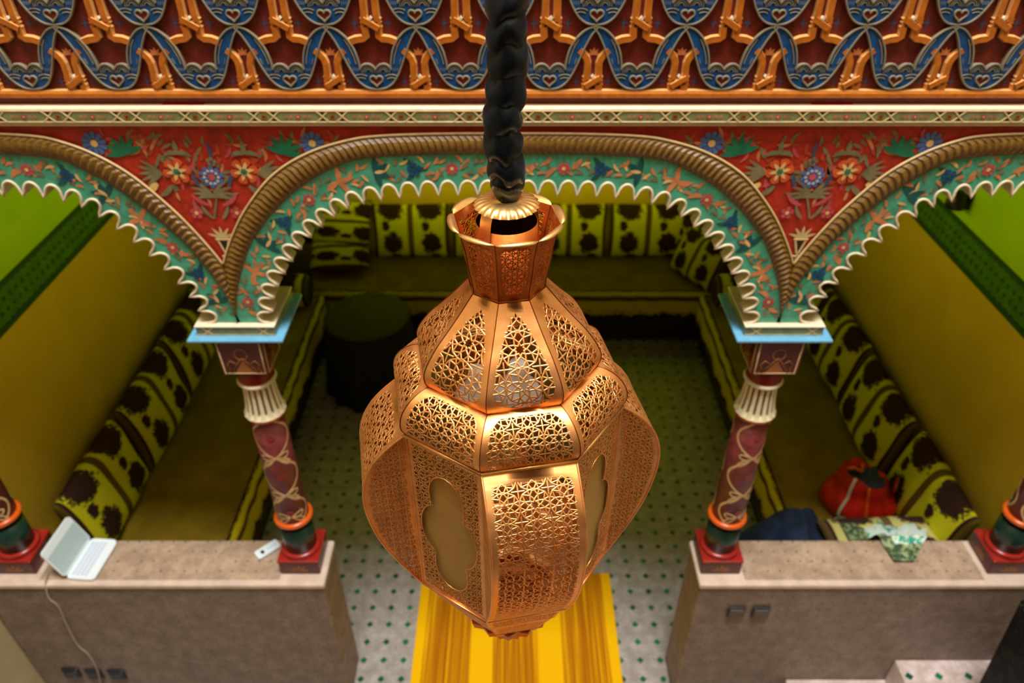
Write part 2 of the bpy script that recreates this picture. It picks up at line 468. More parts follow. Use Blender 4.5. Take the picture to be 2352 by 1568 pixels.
b = MB(); b.box((-WX - 0.2, YB, 3.6), (WX + 0.2, BACK + 0.2, 3.75), 'ceiling'); struct(b.build('ceiling'))
b = MB(); b.box((-3.0, -1.8, 0), (3.0, -1.6, H + 1.6), 'rear_wall'); b.box((-3.0, -1.8, H + 1.6), (3.0, -1.6, H + 8.2), 'rear_upper'); struct(b.build('wall_courtyard_rear'))

# doors in the back corners of the salon
for i, sg in enumerate((-1, 1)):
    xa, xb = sorted((sg * 1.72, sg * 2.40))
    d = MB(); d.box((xa, BACK - 0.03, 0.0), (xb, BACK - 0.002, 1.42), 'dooroil')
    dd = struct(d.build('door_%d' % (i + 1)))
    f = MB()
    f.box((xa - 0.07, BACK - 0.05, 0), (xa, BACK - 0.002, 1.49), 'doorframe'); f.box((xb, BACK - 0.05, 0), (min(xb + 0.07, 2.449), BACK - 0.002, 1.49), 'doorframe')
    f.box((xa, BACK - 0.05, 1.42), (xb, BACK - 0.002, 1.49), 'doorframe'); f.box((xa, BACK - 0.045, 0.6), (xb, BACK - 0.031, 0.72), 'doorframe')
    f.build('door_frame', dd)

# ------------------------------------------------------------------ the arcade
ZS = H - 1.55                      # springing
XC = 1.0                           # inner columns at +-XC
XO = 2.39                          # outer columns
AM = 0.967
ARCH = {0: (-0.013, AM), -1: (-(AM + 0.013 + XO) / 2, (XO - AM - 0.013) / 2), 1: ((AM - 0.013 + 2.36) / 2, (2.36 - AM + 0.013) / 2)}
# the three lines of the middle arch, foot to crown, as (distance from its centre line, height over the springing)
def half_line(px):
    out = []
    for u, v in px:
        p = at_y(u, v, YA); c = at_y(1165, v, YA)
        out.append((abs(p.x - c.x), max(0.0, p.z - ZS)))
    out.sort(key=lambda p: p[1]); out[-1] = (0.0, out[-1][1])
    return out
LINES = {'valley': half_line([(591, 737), (594, 715), (600, 663), (627, 603), (667, 543), (716, 492), (783, 447), (870, 424), (1000, 414), (1165, 413)]),
         'inner': half_line([(543, 737), (547, 656), (574, 563), (600, 522), (629, 484), (680, 435), (729, 402), (800, 369), (870, 358), (1000, 352), (1165, 351)]),
         'outer': half_line([(532, 737), (526, 690), (514, 613), (546, 515), (595, 437), (646, 386), (718, 346), (800, 321), (870, 311), (1000, 306), (1165, 305)])}
def line_of(name, k, N, off=0.0):
    """N+1 evenly spaced points along an arch line, left foot to right foot, each with its outward normal"""
    hh = ARCH[k][1]; d = AM - hh
    H_ = [(x - d * math.sin(PI / 2 * min(1.0, x / AM)), z) for x, z in LINES[name]]
    P = catmull([(-x, z) for x, z in H_] + [(x, z) for x, z in reversed(H_[:-1])], 24)
    L = [0.0]
    for i in range(len(P) - 1): L.append(L[-1] + math.dist(P[i], P[i + 1]))
    out = []; j = 0
    for i in range(N + 1):
        T = L[-1] * i / N
        while j < len(P) - 2 and L[j + 1] < T: j += 1
        f = (T - L[j]) / max(1e-9, L[j + 1] - L[j]); f = max(0, min(1, f))
        x = P[j][0] + (P[j + 1][0] - P[j][0]) * f; z = P[j][1] + (P[j + 1][1] - P[j][1]) * f
        dx, dz = P[j + 1][0] - P[j][0], P[j + 1][1] - P[j][1]; q = math.hypot(dx, dz) or 1
        nx, nz = -dz / q, dx / q
        out.append((x + nx * off, max(0.0, z + nz * off), nx, nz))
    return out
ZT = H - 0.767
wb = MB()
def wall_over(k):
    cx = ARCH[k][0]; fr = [(cx + p[0], ZS + p[1]) for p in line_of('valley', k, 90, 0.006)]
    for (xa, za), (xb, zb_) in zip(fr, fr[1:]):
        wb.poly([(xa, YA, za), (xb, YA, zb_), (xb, YA, ZT), (xa, YA, ZT)], 'red')
        wb.poly([(xa, YB, za), (xa, YB, ZT), (xb, YB, ZT), (xb, YB, zb_)], 'ochre')
        wb.poly([(xa, YA, za), (xa, YB, za), (xb, YB, zb_), (xb, YA, zb_)], 'tealdark')
    return fr[0][0], fr[-1][0]
feet = {k: wall_over(k) for k in (-1, 0, 1)}
edges = []
for k in (-1, 0, 1):
    edges += list(feet[k])
edges = [-2.62] + edges + [2.62]
for i in range(0, len(edges), 2): wb.box((edges[i], YA, ZS), (edges[i + 1], YB, ZT), 'red')
wall_arc = struct(wb.build('wall_arcade'))
# upper gallery wall behind the frieze
b = MB(); b.box((-2.62, 2.225, ZT), (2.62, YB, H + 8.2), 'cream_wall'); struct(b.build('wall_gallery'))

LJ = 0
NSC = {0: 37, -1: 28, 1: 28}
for k in (0, -1, 1):
    cx, hh = ARCH[k]
    # painted green band with the scalloped inner edge
    m = MB(); SUB = 12; N = NSC[k] * SUB
    inner = line_of('valley', k, N); outer = line_of('inner', k, N)
    edge = []
    for i, (x, z, nx, nz) in enumerate(inner):
        q = (i % SUB) / SUB * 2 - 1 if i < N else 1
        q = min(1.0, abs(q) / 0.86); hgt = 0.050 * math.sqrt(max(0, 1 - q * q)) ** 0.9
        hgt -= 0.048
        edge.append((cx + x + nx * hgt, ZS + max(0, z + nz * hgt)))
    y0 = YA - 0.012; y1 = YA + 0.045
    rows = [[(e[0], y0, e[1]) for e in edge], [(cx + o[0], y0, ZS + o[1]) for o in outer]]
    m.grid(rows, 'teal', False)
    m.grid([[(e[0], y1, e[1]) for e in edge], [(e[0], y0, e[1]) for e in edge]], 'lace', False)
    oe = [(cx + o[0], ZS + o[1]) for o in line_of('valley', k, N, 0.006)]
    m.grid([[(o[0], y1, o[1]) for o in oe], [(e[0], y1, e[1]) for e in edge]], 'lace', False)
    # painted flowers and leaves along the band
    ca_, cb_ = line_of('valley', k, 400), line_of('inner', k, 400)
    cen = [((p[0] + q[0]) / 2, (p[1] + q[1]) / 2, p[2], p[3]) for p, q in zip(ca_, cb_)]
    rnd = random.Random(5 + k * k)
    def flower(mm, fx, fz, r, n, pm, cm, y, ph=0.0, wide=0.5):
        for j in range(n):
            a = ph + 2 * PI * j / n; d = 2 * PI / n * wide
            pts = [(fx + math.cos(a) * r * 0.18, fz + math.sin(a) * r * 0.18)]
            for q, rr in ((-0.9, 0.55), (-0.75, 0.88), (-0.25, 1.0), (0.25, 1.0), (0.75, 0.88), (0.9, 0.55)):
                pts.append((fx + math.cos(a + q * d) * r * rr, fz + math.sin(a + q * d) * r * rr))
            mm.poly([(p[0], y - 0.0012 - 0.0004 * (j % 2), p[1]) for p in pts], pm)
        mm.poly([(fx + math.cos(2 * PI * q / 10) * r * 0.3, y - 0.0022, fz + math.sin(2 * PI * q / 10) * r * 0.3) for q in range(10)], cm)
    def leaf(mm, x, z, ang, L, wd, mat, y, bend=0.0):
        n = 7; c = []
        for i in range(n):
            t = i / (n - 1); a = ang + bend * t
            c.append((x + math.cos(ang + bend * t * 0.5) * L * t, z + math.sin(ang + bend * t * 0.5) * L * t, a, wd * math.sin(PI * min(1, 0.12 + t * 0.88)) ** 0.8))
        left = [(p[0] - math.sin(p[2]) * p[3] / 2, y, p[1] + math.cos(p[2]) * p[3] / 2) for p in c]
        right = [(p[0] + math.sin(p[2]) * p[3] / 2, y, p[1] - math.cos(p[2]) * p[3] / 2) for p in c]
        global LJ
        LJ = (LJ + 1) % 37; dj = LJ * 0.00003
        mm.poly([(p[0], p[1] - dj, p[2]) for p in left + right[::-1]], mat)
    yd = y0 - 0.0012
    half_n = 10 if k == 0 else 8
    for i in range(half_n):
        for sg in (-1, 1):
            t = 0.5 + sg * (i + 0.42) / half_n * 0.49
            x, z, nx, nz = cen[int(round(t * 400))]
            x += cx; z += ZS; ang = math.atan2(nz, nx)
            pat = i % 4
            if pat == 0:
                for q in (-1, 0, 1): leaf(m, x, z, ang + PI / 2 * sg + q * 0.9, 0.055, 0.018, 'scroll', yd, q * 0.8)
                leaf(m, x, z, ang + PI / 2 * -sg, 0.05, 0.02, 'scroll', yd, 0.7)
            elif pat == 1:
                flower(m, x, z, 0.021, 8, 'flowerpink', 'flowerpale', yd)
                for q in (-1, 1): leaf(m, x + math.cos(ang + PI / 2) * q * 0.026, z + math.sin(ang + PI / 2) * q * 0.026, ang + PI / 2 * q + 0.5, 0.045, 0.016, 'scroll', yd, 0.8)
            elif pat == 2:
                flower(m, x, z, 0.023, 5, 'deepblue', 'leafdark', yd, ang)
                for q in (-1, 1): leaf(m, x, z, ang + PI / 2 + q * 1.2, 0.05, 0.016, 'leafdark', yd, -q * 0.6)
                leaf(m, x, z, ang - PI / 2, 0.045, 0.015, 'leafdark', yd)
            else:
                for q in (-1.2, -0.4, 0.4, 1.2): leaf(m, x, z, ang + PI / 2 * sg + q, 0.052, 0.02, 'leafdark', yd, q * 0.4)
                leaf(m, x, z, ang + PI / 2 * sg, 0.034, 0.012, 'flowerpale', yd - 0.0006)
            for e_ in (-0.017, 0.013):
                x3, z3, nx3, nz3 = cen[min(400, max(0, int(round((t + e_) * 400))))]
                for q in (-1, 0, 1): leaf(m, cx + x3 + nx3 * 0.02 * q, ZS + z3 + nz3 * 0.02 * q, ang + PI / 2 * sg + q * 1.0 + e_ * 60, 0.032, 0.010, ('scroll', 'leafgrey', 'scroll', 'flowerpale')[(i + q) % 4], yd, 1.0 * q)
            # small tan curls between
            x2, z2, nx2, nz2 = cen[min(400, max(0, int(round((t + 0.026) * 400))))]
            for q in (-1, 1): leaf(m, cx + x2 - nx2 * 0.016 * q, ZS + z2 - nz2 * 0.016 * q, ang + q * 1.1, 0.028, 0.011, 'scroll' if (i + q) % 2 else 'leafgrey', yd, 1.2)
    bo = m.build('scalloped_arch_band', wall_arc)
    t_ = MB(); t_.tube([(e[0], y0 - 0.001, e[1]) for e in edge], 0.0048, 'lace', 6)
    t_.build('scallop_trim', wall_arc)
    # rope moulding : overlapping scales
    r_ = MB(); NR = 130 if k == 0 else 98
    ri = line_of('inner', k, NR * 3, -0.002); ro = line_of('outer', k, NR * 3)
    lo, hi = cx - hh, cx + hh
    rows = []
    for i in range(NR * 3 + 1):
        ph = (i % 3) / 3.0
        k0 = []
        for j in range(9):
            q = j / 8.0
            lag = 2.2 * math.sin(PI * q)
            ii = max(0, min(NR * 3, i + int(round(lag * (1 if i < NR * 1.5 else -1)))))
            x = ri[ii][0] + (ro[ii][0] - ri[ii][0]) * q; z = ri[ii][1] + (ro[ii][1] - ri[ii][1]) * q
            hgt = (0.006 + 0.015 * math.sin(PI * q) ** 0.7) * (0.66 + 0.46 * (1 - ph))
            k0.append((max(lo, min(hi, cx + x)), YA - 0.004 - hgt, ZS + max(0, z)))
        rows.append(k0)
    r_.grid(rows, 'rope', False)
    r_.build('rope_moulding', wall_arc)
    l_ = MB()
    pts = [(max(lo + 0.002, min(hi - 0.002, cx + x + nx * 0.003)), YA - 0.012, ZS + z + nz * 0.003) for x, z, nx, nz in ro if ZS + z > ZS + 0.24]
    l_.tube(pts, 0.0042, 'creamline', 6); l_.build('rope_edge_line', wall_arc)

# painted spandrels over the two inner columns, drawn for the right one and mirrored
def spandrel(sg):
    m = MB(); y = YA - 0.0035
    def P(u, v):
        p = at_y(u, v, YA); return (sg * p.x, p.z)
    mir = lambda a: a if sg > 0 else PI - a
    def fl(u, v, r, n, pm, cm, ph=0.2): p = P(u, v); flower(m, p[0], p[1], r, n, pm, cm, y, ph)
    def lf(u, v, ang, L, wd, mat, bend=0.0, dy=-0.0004): p = P(u, v); leaf(m, p[0], p[1], mir(ang), L, wd, mat, y + dy, bend * sg)
    for u, s2 in ((1790, 1), (1945, -1)):
        fl(u, 392, 0.044, 6, 'flowerorange', 'flowerpale')
        p = P(u, 392)
        for j in range(6):
            leaf(m, p[0], p[1], 2 * PI * j / 6 + 0.2, 0.034, 0.012, 'flowerpale', y - 0.0022)
        flower(m, p[0], p[1], 0.011, 6, 'leafgreen', 'leafgreen', y - 0.0030)
        for q in range(5): lf(u - 34 * s2, 398, PI / 2 + s2 * (0.75 + 0.33 * q), 0.075, 0.013, 'leafgrey', 0.3 * s2)
        for q in range(3): lf(u, 352, PI / 2 + (q - 1) * 1.1, 0.045, 0.016, 'leafgrey', (q - 1) * 1.4)
        lf(u - 12 * s2, 425, -PI / 2 - 0.6 * s2, 0.06, 0.018, 'leafgrey', -0.6 * s2)
        lf(u - 44 * s2, 420, -PI / 2 - 1.0 * s2, 0.05, 0.022, 'flowerpale', 0.5 * s2)
    fl(1865, 405, 0.038, 10, 'flowerblue', 'flowerpink')
    pb = P(1865, 405)
    for j in range(10): flower(m, pb[0] + math.cos(j * PI / 5) * 0.022, pb[1] + math.sin(j * PI / 5) * 0.022, 0.005, 5, 'cream', 'cream', y - 0.0018)
    fl(1866, 370, 0.016, 5, 'leafgrey', 'bluestar')
    lf(1866, 360, PI / 2, 0.05, 0.012, 'bluestar')
    for u in (1634, 2134):
        fl(u, 328, 0.038, 10, 'flowerblue', 'flowerpale')
    for u, s2 in ((1698, 1), (2062, -1)):
        for q in range(6): lf(u, 352, PI / 2 + (q - 2.5) * 0.52 + 0.25 * s2, 0.062, 0.019, 'leafgreen', 0.1 * (q - 2.5))
    for s2 in (-1, 1):
        for q in range(4): lf(1860, 452, PI / 2 + s2 * (0.35 + 0.30 * q), 0.085 - 0.008 * q, 0.012, 'leafgrey', s2 * 0.9)
        fl(1853 + s2 * 46, 487, 0.022, 5, 'flowerpink', 'flowerpale')
        lf(1853 + s2 * 14, 470, PI / 2 - s2 * 1.3, 0.07, 0.014, 'flowerpink', s2 * 0.8)
        lf(1858 + s2 * 34, 428, PI / 2 - s2 * 0.3, 0.05, 0.013, 'bluestar', 0)
        lf(1850 + s2 * 10, 500, PI / 2 - s2 * 0.9, 0.06, 0.012, 'leafgrey', s2 * 0.8)
    rndl = random.Random(11)
    for q in range(210):
        u = 1865 + rndl.uniform(-300, 300); v = rndl.uniform(318, 350) if abs(u - 1865) > 130 else rndl.uniform(325, 470)
        if abs(u - 1862) > 40 + (480 - v) * 1.15 + (60 if v < 345 else 0): continue
        lf(u, v, rndl.uniform(0, 2 * PI), rndl.uniform(0.025, 0.05), 0.011, rndl.choice(['leafgrey', 'scroll', 'leafgrey', 'flowerpink', 'redscroll', 'redscroll']), rndl.uniform(-1.5, 1.5), 0.0022)
    p0, p1 = P(1858, 500), P(1850, 420); m.ribbon([p0, p1], 0.007, y + 0.0005, 0.001, 'leafgrey')
    # vase
    c = P(1837, 556)
    for q in range(5): leaf(m, c[0], c[1] + 0.012, PI / 2 + (q - 2) * 0.42, 0.052, 0.011, 'creamline', y - 0.0002, (q - 2) * 0.3)
    for a in ([(-0.024, 0.012), (0.024, 0.012)], [(-0.018, 0.008), (-0.004, -0.04)], [(0.018, 0.008), (0.004, -0.04)], [(-0.016, -0.052), (0.016, -0.052)], [(0, -0.04), (0, -0.075)]):
        m.ribbon([(c[0] + p[0], c[1] + p[1]) for p in a], 0.008, y, 0.0015, 'creamline')
    m.poly([(c[0] + p[0], y + 0.0003, c[1] + p[1]) for p in ((-0.013, 0.006), (0.013, 0.006), (0, -0.032))], 'darkdot')
    # coloured foot where the two ropes meet
    m.build('spandrel_painting', wall_arc)
for sg in (1, -1): spandrel(sg)

# cornice
ctop, cbot, cy = H - 0.768, H - 0.814, 2.166
b = MB()
prof = [(YA + 0.02, ctop), (cy + 0.004, ctop), (cy + 0.001, ctop - 0.002), (cy, ctop - 0.006), (cy, cbot + 0.006), (cy + 0.008, cbot), (cy + 0.005, cbot - 0.010), (cy + 0.010, cbot - 0.012), (YA + 0.02, cbot - 0.022)]
rows = [[(x, p[0], p[1]) for x in (-2.62, 2.62)] for p in prof]
ix = b.grid(rows, 'cream', False)
tr = struct(b.build('trim_1'))
m = MB(); y = cy - 0.0006
m.plate([(-2.6, ctop - 0.008), (2.6, ctop - 0.008), (2.6, cbot + 0.004), (-2.6, cbot + 0.004)], y, cy, 'sage')
y -= 0.0004
za, zb = ctop - 0.009, cbot + 0.004
m.ribbon([(-2.6, za), (2.6, za)], 0.003, y, 0.0012, 'creamline'); m.ribbon([(-2.6, zb), (2.6, zb)], 0.005, y, 0.0012, 'creamline')
per = 0.2030; x0 = -per * 13 + 0.077
for i in range(27):
    c = x0 + i * per
    for d in (-0.029, 0.029):
        m.ribbon([(c + d - 0.018, zb), (c + d + 0.018, za)], 0.0045, y, 0.0012, 'creamline')
        m.ribbon([(c + d + 0.018, zb), (c + d - 0.018, za)], 0.0045, y - 0.0003, 0.0012, 'creamline')
        for zz, s2 in ((za, -1), (zb, 1)):
            m.poly([(c + d - 0.009, y - 0.0002, zz), (c + d + 0.009, y - 0.0002, zz), (c + d, y - 0.0002, zz + s2 * 0.011)], 'darkdot')
    flower(m, c, (za + zb) / 2, 0.010, 4, 'goldmotif', 'darkdot', y, PI / 4)
    flower(m, c + per / 2, (za + zb) / 2, 0.009, 6, 'flowerpink', 'flowerpale', y)
    for q in (-1, 1):
        for e in (0.020, 0.034): flower(m, c + per / 2 + q * e, (za + zb) / 2, 0.005, 4, 'scroll', 'flowerpink', y)
m.build('painted_border', tr)

# carved frieze --------------------------------------------------------------
PX, PZ, Z0 = 0.2515, 0.179, H - 0.694
US = 0.000411                      # one drawing unit
YF = 2.206
fr = thing('carved_frieze', (0, YF, H - 0.75), 'long carved and painted frieze of blue heart cups and orange straps above the cream cornice', 'frieze')
FO = (0, YF, H - 0.75)
b = MB(); b.box((-2.6, YF, H - 0.7665), (2.6, 2.224, H + 0.25), 'darkred'); b.build('backboard', fr, FO)
b = MB()
b.box((-2.6, 2.186, H - 0.746), (2.6, 2.205, H - 0.730), 'orange', 0.003)
b.ribbon([(-2.6, H - 0.727), (2.6, H - 0.727)], 0.008, 2.204, 0.014, 'orangeedge')
b.build('lower_border', fr, FO)
b = MB(); b.box((-2.6, 2.186, H - 0.165), (2.6, 2.205, H - 0.135), 'orange', 0.003); b.build('upper_border', fr, FO)
def half_cup():
    out = catmull([(0, -65), (60, -57), (112, -24), (150, 26), (178, 80), (212, 160), (246, 240), (285, 312), (318, 350)], 4)
    inn = catmull([(318, 360), (285, 356), (240, 338), (196, 302), (156, 252), (130, 195), (116, 140), (110, 98), (112, 72)], 4)
    bump = [(104, 84), (92, 98), (74, 108), (52, 110), (32, 104), (14, 90), (0, 72)]
    return out, inn, bump
out, inn, bump = half_cup()
R = out + inn + bump
full = [(x * US, z * US) for x, z in R[:-1]] + [(0, 72 * US)] + [(-x * US, z * US) for x, z in reversed(R[1:-1])]
def cup_mesh():
    m = MB(); yf = YF - 0.014
    m.plate(full, yf, YF, 'blue', 'blueline')
    m.ribbon(full, 0.0060, yf + 0.002, 0.006, 'blueline', closed=True)
    ht = []
    for i in range(26):
        t = 2 * PI * i / 26
        ht.append((3.0 * 16 * math.sin(t) ** 3 * US * 0.92, (2.5 * (13 * math.cos(t) - 5 * math.cos(2 * t) - 2 * math.cos(3 * t) - math.cos(4 * t)) - 2) * US))
    m.poly([(p[0], yf - 0.001, p[1]) for p in ht], 'darkred')
    ring = [(math.sin(2 * PI * i / 26) * 52 * US, math.cos(2 * PI * i / 26) * 46 * US - 2 * US) for i in range(26)]
    m.ribbon([((a[0] * 1.02), (a[1] * 1.02)) for a in ht], 0.0058, yf + 0.001, 0.006, 'blueline', closed=True)
    for sg in (-1, 1):
        for rr in (46, 32, 18):   # curls
            m.ribbon([((sg * 52 + math.cos(a) * rr) * US, (58 + math.sin(a) * rr) * US) for a in [PI * 1.05 - PI * 1.1 * q / 9 for q in range(10)]], 0.0030, yf + 0.0005, 0.0028, 'blueline')
        for rr in (62, 84):       # ripples in the cup
            m.ribbon([((sg * 108 + math.cos(a) * rr) * US, (-46 + math.sin(a) * rr) * US) for a in [PI / 2 + sg * (0.55 - 1.1 * q / 6) for q in range(7)]], 0.0030, yf + 0.0005, 0.0026, 'blueline')
        m.ribbon([(sg * x * US, z * US) for x, z in ((132, 110), (142, 160), (164, 222), (196, 278))], 0.0036, yf + 0.0005, 0.003, 'blueline')
        m.ribbon([(sg * x * US, z * US) for x, z in ((172, 110), (186, 150))], 0.0026, yf + 0.0005, 0.0024, 'blueline')
        for q in (0, 1, 2): m.ribbon([(sg * (126 + q * 14) * US, 62 * US), (sg * (130 + q * 14) * US, 84 * US)], 0.002, yf + 0.0005, 0.002, 'blueline')
    return m
def strap_mesh(upper):
    m = MB(); y = YF - 0.002; h = 0.013; W = 55 * US; dz = -46 if upper else 0
    def rb(pts, wd=W, hh=h, fl=0.74): m.ribbon([(p[0] * US, p[1] * US) for p in pts], wd, y, hh, 'orange', 'orangeedge', flat=fl)
    for sg in (-1, 1):
        rb([(sg * 52, 6 + dz), (sg * 42, 24 + dz), (sg * 40, 60 + dz), (sg * 40, 112), (sg * 50, 144), (sg * 70, 172), (sg * 104, 202)])
        rb([(sg * 52, 10 + dz), (sg * 60, -6 + dz), (sg * 52, -18 + dz), (sg * 62, -34 + dz), (sg * 50, -50 + dz)], W * 0.55)
        if upper:
            rb([(sg * 48, -34 + dz), (sg * 44, -100 + dz), (sg * 66, -112 + dz), (sg * 116, -118 + dz), (sg * 170, -138 + dz)])
        else:
            rb([(sg * 48, -36), (sg * 44, -92)])
    sg = 1 if upper else -1
    rb([(-sg * 52, 14 + dz), (-sg * 30, 2 + dz), (sg * 30, -34 + dz), (sg * 52, -46 + dz)], W * 0.9, h * 1.25)
    m.plate([(-13 * US, (22 + dz) * US), (0, (8 + dz) * US), (13 * US, (22 + dz) * US), (0, (36 + dz) * US)], y - h - 0.002, y, 'cream')
    # stars and small painted flowers on the ground
    for sg in (-1, 1):
        cx_, cz_ = sg * 116 * US, (-18 + (-46 if upper else 0)) * US
        pts = []
        for q in range(8):
            a = q * PI / 4; r = (44 if q % 4 == 2 or q % 4 == 6 % 4 else 32) * US if q % 2 == 0 else 9 * US
            pts.append((cx_ + math.cos(a) * r, YF - 0.001, cz_ + math.sin(a) * r * 1.2))
        m.poly(pts, 'bluestar')
    for q in range(5): leaf(m, 0, 168 * US, PI / 2 + (q - 2) * 0.75, 0.020, 0.008, 'scroll', YF - 0.001, 0)
    return m
cupd = strd = strl = None
for row in (0, 1, 2):
    for i in range(-8, 9):
        x = 0.109 + i * PX + (PX / 2 if row == 1 else 0) - PX * 0.0
        if abs(x) > 1.95: continue
        z = Z0 + row * PZ
        if cupd is None:
            o = cup_mesh().build('heart_cartouche', fr); cupd = o.data; o.data.name = 'heart_cartouche'
            # mesh is drawn at y=YF in world; shift to the frieze origin
            for v_ in cupd.vertices: v_.co.y -= YF
        else:
            o = bpy.data.objects.new('heart_cartouche', cupd); COL.objects.link(o); o.parent = fr
        o.location = (x, 0, z - FO[2])
        xs = x + PX / 2
        if row == 0 or True:
            up = row >= 1
            ref = strl if up else strd
            if ref is None:
                o = strap_mesh(up).build('knotted_strap', fr)
                for v_ in o.data.vertices: v_.co.y -= YF
                if up: strl = o.data
                else: strd = o.data
            else:
                o = bpy.data.objects.new('knotted_strap', ref); COL.objects.link(o); o.parent = fr
            o.location = (xs, 0, z - FO[2])

# ------------------------------------------------------------------ parapets
PT = H - 3.06 * KC
def parapet(sg, name):
    x_in, x_out = sg * 0.90 * KC, sg * 2.49
    lo, hi = sorted((x_in, x_out))
    m = MB(); m.box((lo, PF, 0), (hi, PB, PT - 0.035), 'zellige', 0.012, 2)
    o = struct(m.build(name))
    m = MB(); m.box((lo - (0.004 if sg > 0 else 0), PF - 0.008, PT - 0.035), (hi + (0.004 if sg < 0 else 0), PB + 0.008, PT - 0.0008), 'edge', 0.010, 3)
    i0, i1 = sorted((x_in + sg * 0.21, sg * 2.20))
    m.box((i0, PF + 0.022, PT - 0.010), (i1, PB + 0.002, PT), 'coping')
    m.build('coping', o)
    return o
parapet(-1, 'wall_parapet_left'); parapet(1, 'wall_parapet_right')

# ------------------------------------------------------------------ columns
def make_column(label):
    t = thing('painted_column', (0, 0, 0), label, 'column', 'painted columns of the arcade')
    def zz(v, yfront): return at_y(1176, v, yfront * KC).z - PT
    r = 0.070
    zp1 = zz(1289, 2.207); zd0 = zz(1268, 2.225); zd1 = zz(1222, 2.225); zs0 = zz(1200, 2.225)
    zs1 = zz(968, 2.23); zf0 = zz(960, 2.222); zf1 = zz(898, 2.222); zr1 = zz(884, 2.215); zb0_, zb1_ = zz(864, 2.205), zz(784, 2.205)
    # pedestal
    m = MB(); w_ = 0.092
    m.box((-w_, -w_, 0), (w_, w_, zp1 - 0.012), 'maroon', 0.004, 2)
    for a in range(4):
        ca, sa = math.cos(a * PI / 2), math.sin(a * PI / 2)
        def W(px, pz, o=0.0012): return (px * ca + (w_ + o) * sa, px * sa - (w_ + o) * ca, pz)
        for q in range(5):
            ang = PI * (q + 0.5) / 5
            pts = [(0, 0.02)] + [(math.cos(ang + d) * 0.048 * k_, 0.02 + math.sin(ang + d) * 0.048 * k_) for d, k_ in ((-0.22, 0.7), (0, 1), (0.22, 0.7))]
            m.poly([W(p[0], p[1]) for p in pts], 'goldmotif')
    m.build('pedestal', t)
    m = MB(); m.box((-w_ - 0.003, -w_ - 0.003, zp1 - 0.012), (w_ + 0.003, w_ + 0.003, zp1 + 0.004), 'torusred', 0.004, 2)
    m.lathe([(0.088, zp1 + 0.004)] + [(0.078 + 0.013 * math.cos(a), zp1 + 0.016 + 0.013 * math.sin(a)) for a in [-PI / 2 + PI * q / 8 for q in range(9)]] + [(0.06, zp1 + 0.03)], 'torusred', cap=False)
    m.build('red_base_ring', t)
    m = MB(); m.lathe([(0.074, zp1 + 0.02), (0.074, zd1 - 0.002)], 'greendrum')
    m.build('green_drum', t)
    m = MB(); zt = (zd1 + zs0) / 2 + 0.004
    m.lathe([(0.074 + 0.013 * math.cos(a), zt + 0.014 * math.sin(a)) for a in [2 * PI * q / 14 for q in range(15)]], 'torusorange', cap=False)
    m.lathe([(0.02, zt), (0.074, zt)], 'torusorange', cap=False); m.build('orange_ring', t)
    # shaft with painted vine
    m = MB(); m.lathe([(r, zt), (r * 0.99, zs1 * 0.5 + zt * 0.5), (r * 0.96, zs1)], 'shaft', seg=48)
    Ls = zs1 - zt; turns = 1.35
    def on(th, z, o=0.0010): rr = r * (1 - 0.04 * (z - zt) / Ls) + o; return Vector((rr * math.sin(th), -rr * math.cos(th), z))
    def strip(fn, n, wd, mat, o=0.0010):
        pr = []
        for i in range(n + 1):
            th, z = fn(i / n); th2, z2 = fn(i / n + 0.001)
            dx, dz = (th2 - th) * r, z2 - z; L = math.hypot(dx, dz) or 1
            pr.append((th, max(zt + 0.016, z), -dz / L * wd / 2, dx / L * wd / 2))
        m.grid([[on(p[0] + p[2] / r, p[1] + p[3], o) for p in pr], [on(p[0], p[1], o + 0.0014) for p in pr], [on(p[0] - p[2] / r, p[1] - p[3], o) for p in pr]], mat)
    for s0 in range(2):
        base = s0 * PI + 0.25
        for sgn in (1, -1):
            strip(lambda q, sgn=sgn, base=base: (base + sgn * 1.25 * math.sin(q * turns * 2 * PI + 0.6), zt + 0.018 + q * (Ls - 0.03)), 80, 0.010, 'vine', 0.0010 + 0.0004 * (sgn > 0))
        for kq in range(3):
            zc = zt + 0.018 + ((kq * PI - 0.6) / (turns * 2 * PI)) * (Ls - 0.03) if kq else zt + 0.06
            for sg in (-1, 1):   # looped leaves beside each crossing
                for up in (-1, 1):
                    def lp(q, sg=sg, up=up, zc=zc, base=base):
                        a = q * 2 * PI; l_ = (1 - math.cos(a)) / 2; w_2 = math.sin(a) * math.sin(q * PI)
                        x_ = 0.75 * l_; z_ = 0.034 * l_ * up * (1.3 if up < 0 else 0.25) + 0.017 * w_2
                        return (base + sg * (0.06 + x_), min(zs1 - 0.016, zc + z_))
                    strip(lp, 20, 0.008, 'vine', 0.0012 + 0.0003 * (up > 0))
        for kq in range(4):
            zc = zt + 0.018 + (((kq - 0.5) * PI - 0.6) / (turns * 2 * PI)) * (Ls - 0.03)
            if zc < zt + 0.03 or zc > zs1 - 0.03: continue
            cc = [on(base + 0.72 * math.cos(a), zc + 0.040 * math.sin(a), 0.0007) for a in [2 * PI * q / 20 for q in range(20)]]
            m.face([m.vert(p) for p in cc], 'shaftviolet')
            cc = [on(base + 0.24 * math.cos(a), zc + 0.016 * math.sin(a), 0.0018) for a in [2 * PI * q / 8 for q in range(8)]]
            m.face([m.vert(p) for p in cc], 'ringred')
    m.build('shaft', t)
    m = MB(); m.lathe([(0.060, zs1 - 0.010), (0.078, zs1 - 0.008), (0.080, zs1), (0.078, zs1 + 0.008), (0.060, zs1 + 0.010)], 'torusorange')
    m.build('neck_ring', t)
    # fluted bell
    m = MB(); seg = 96; rows = []
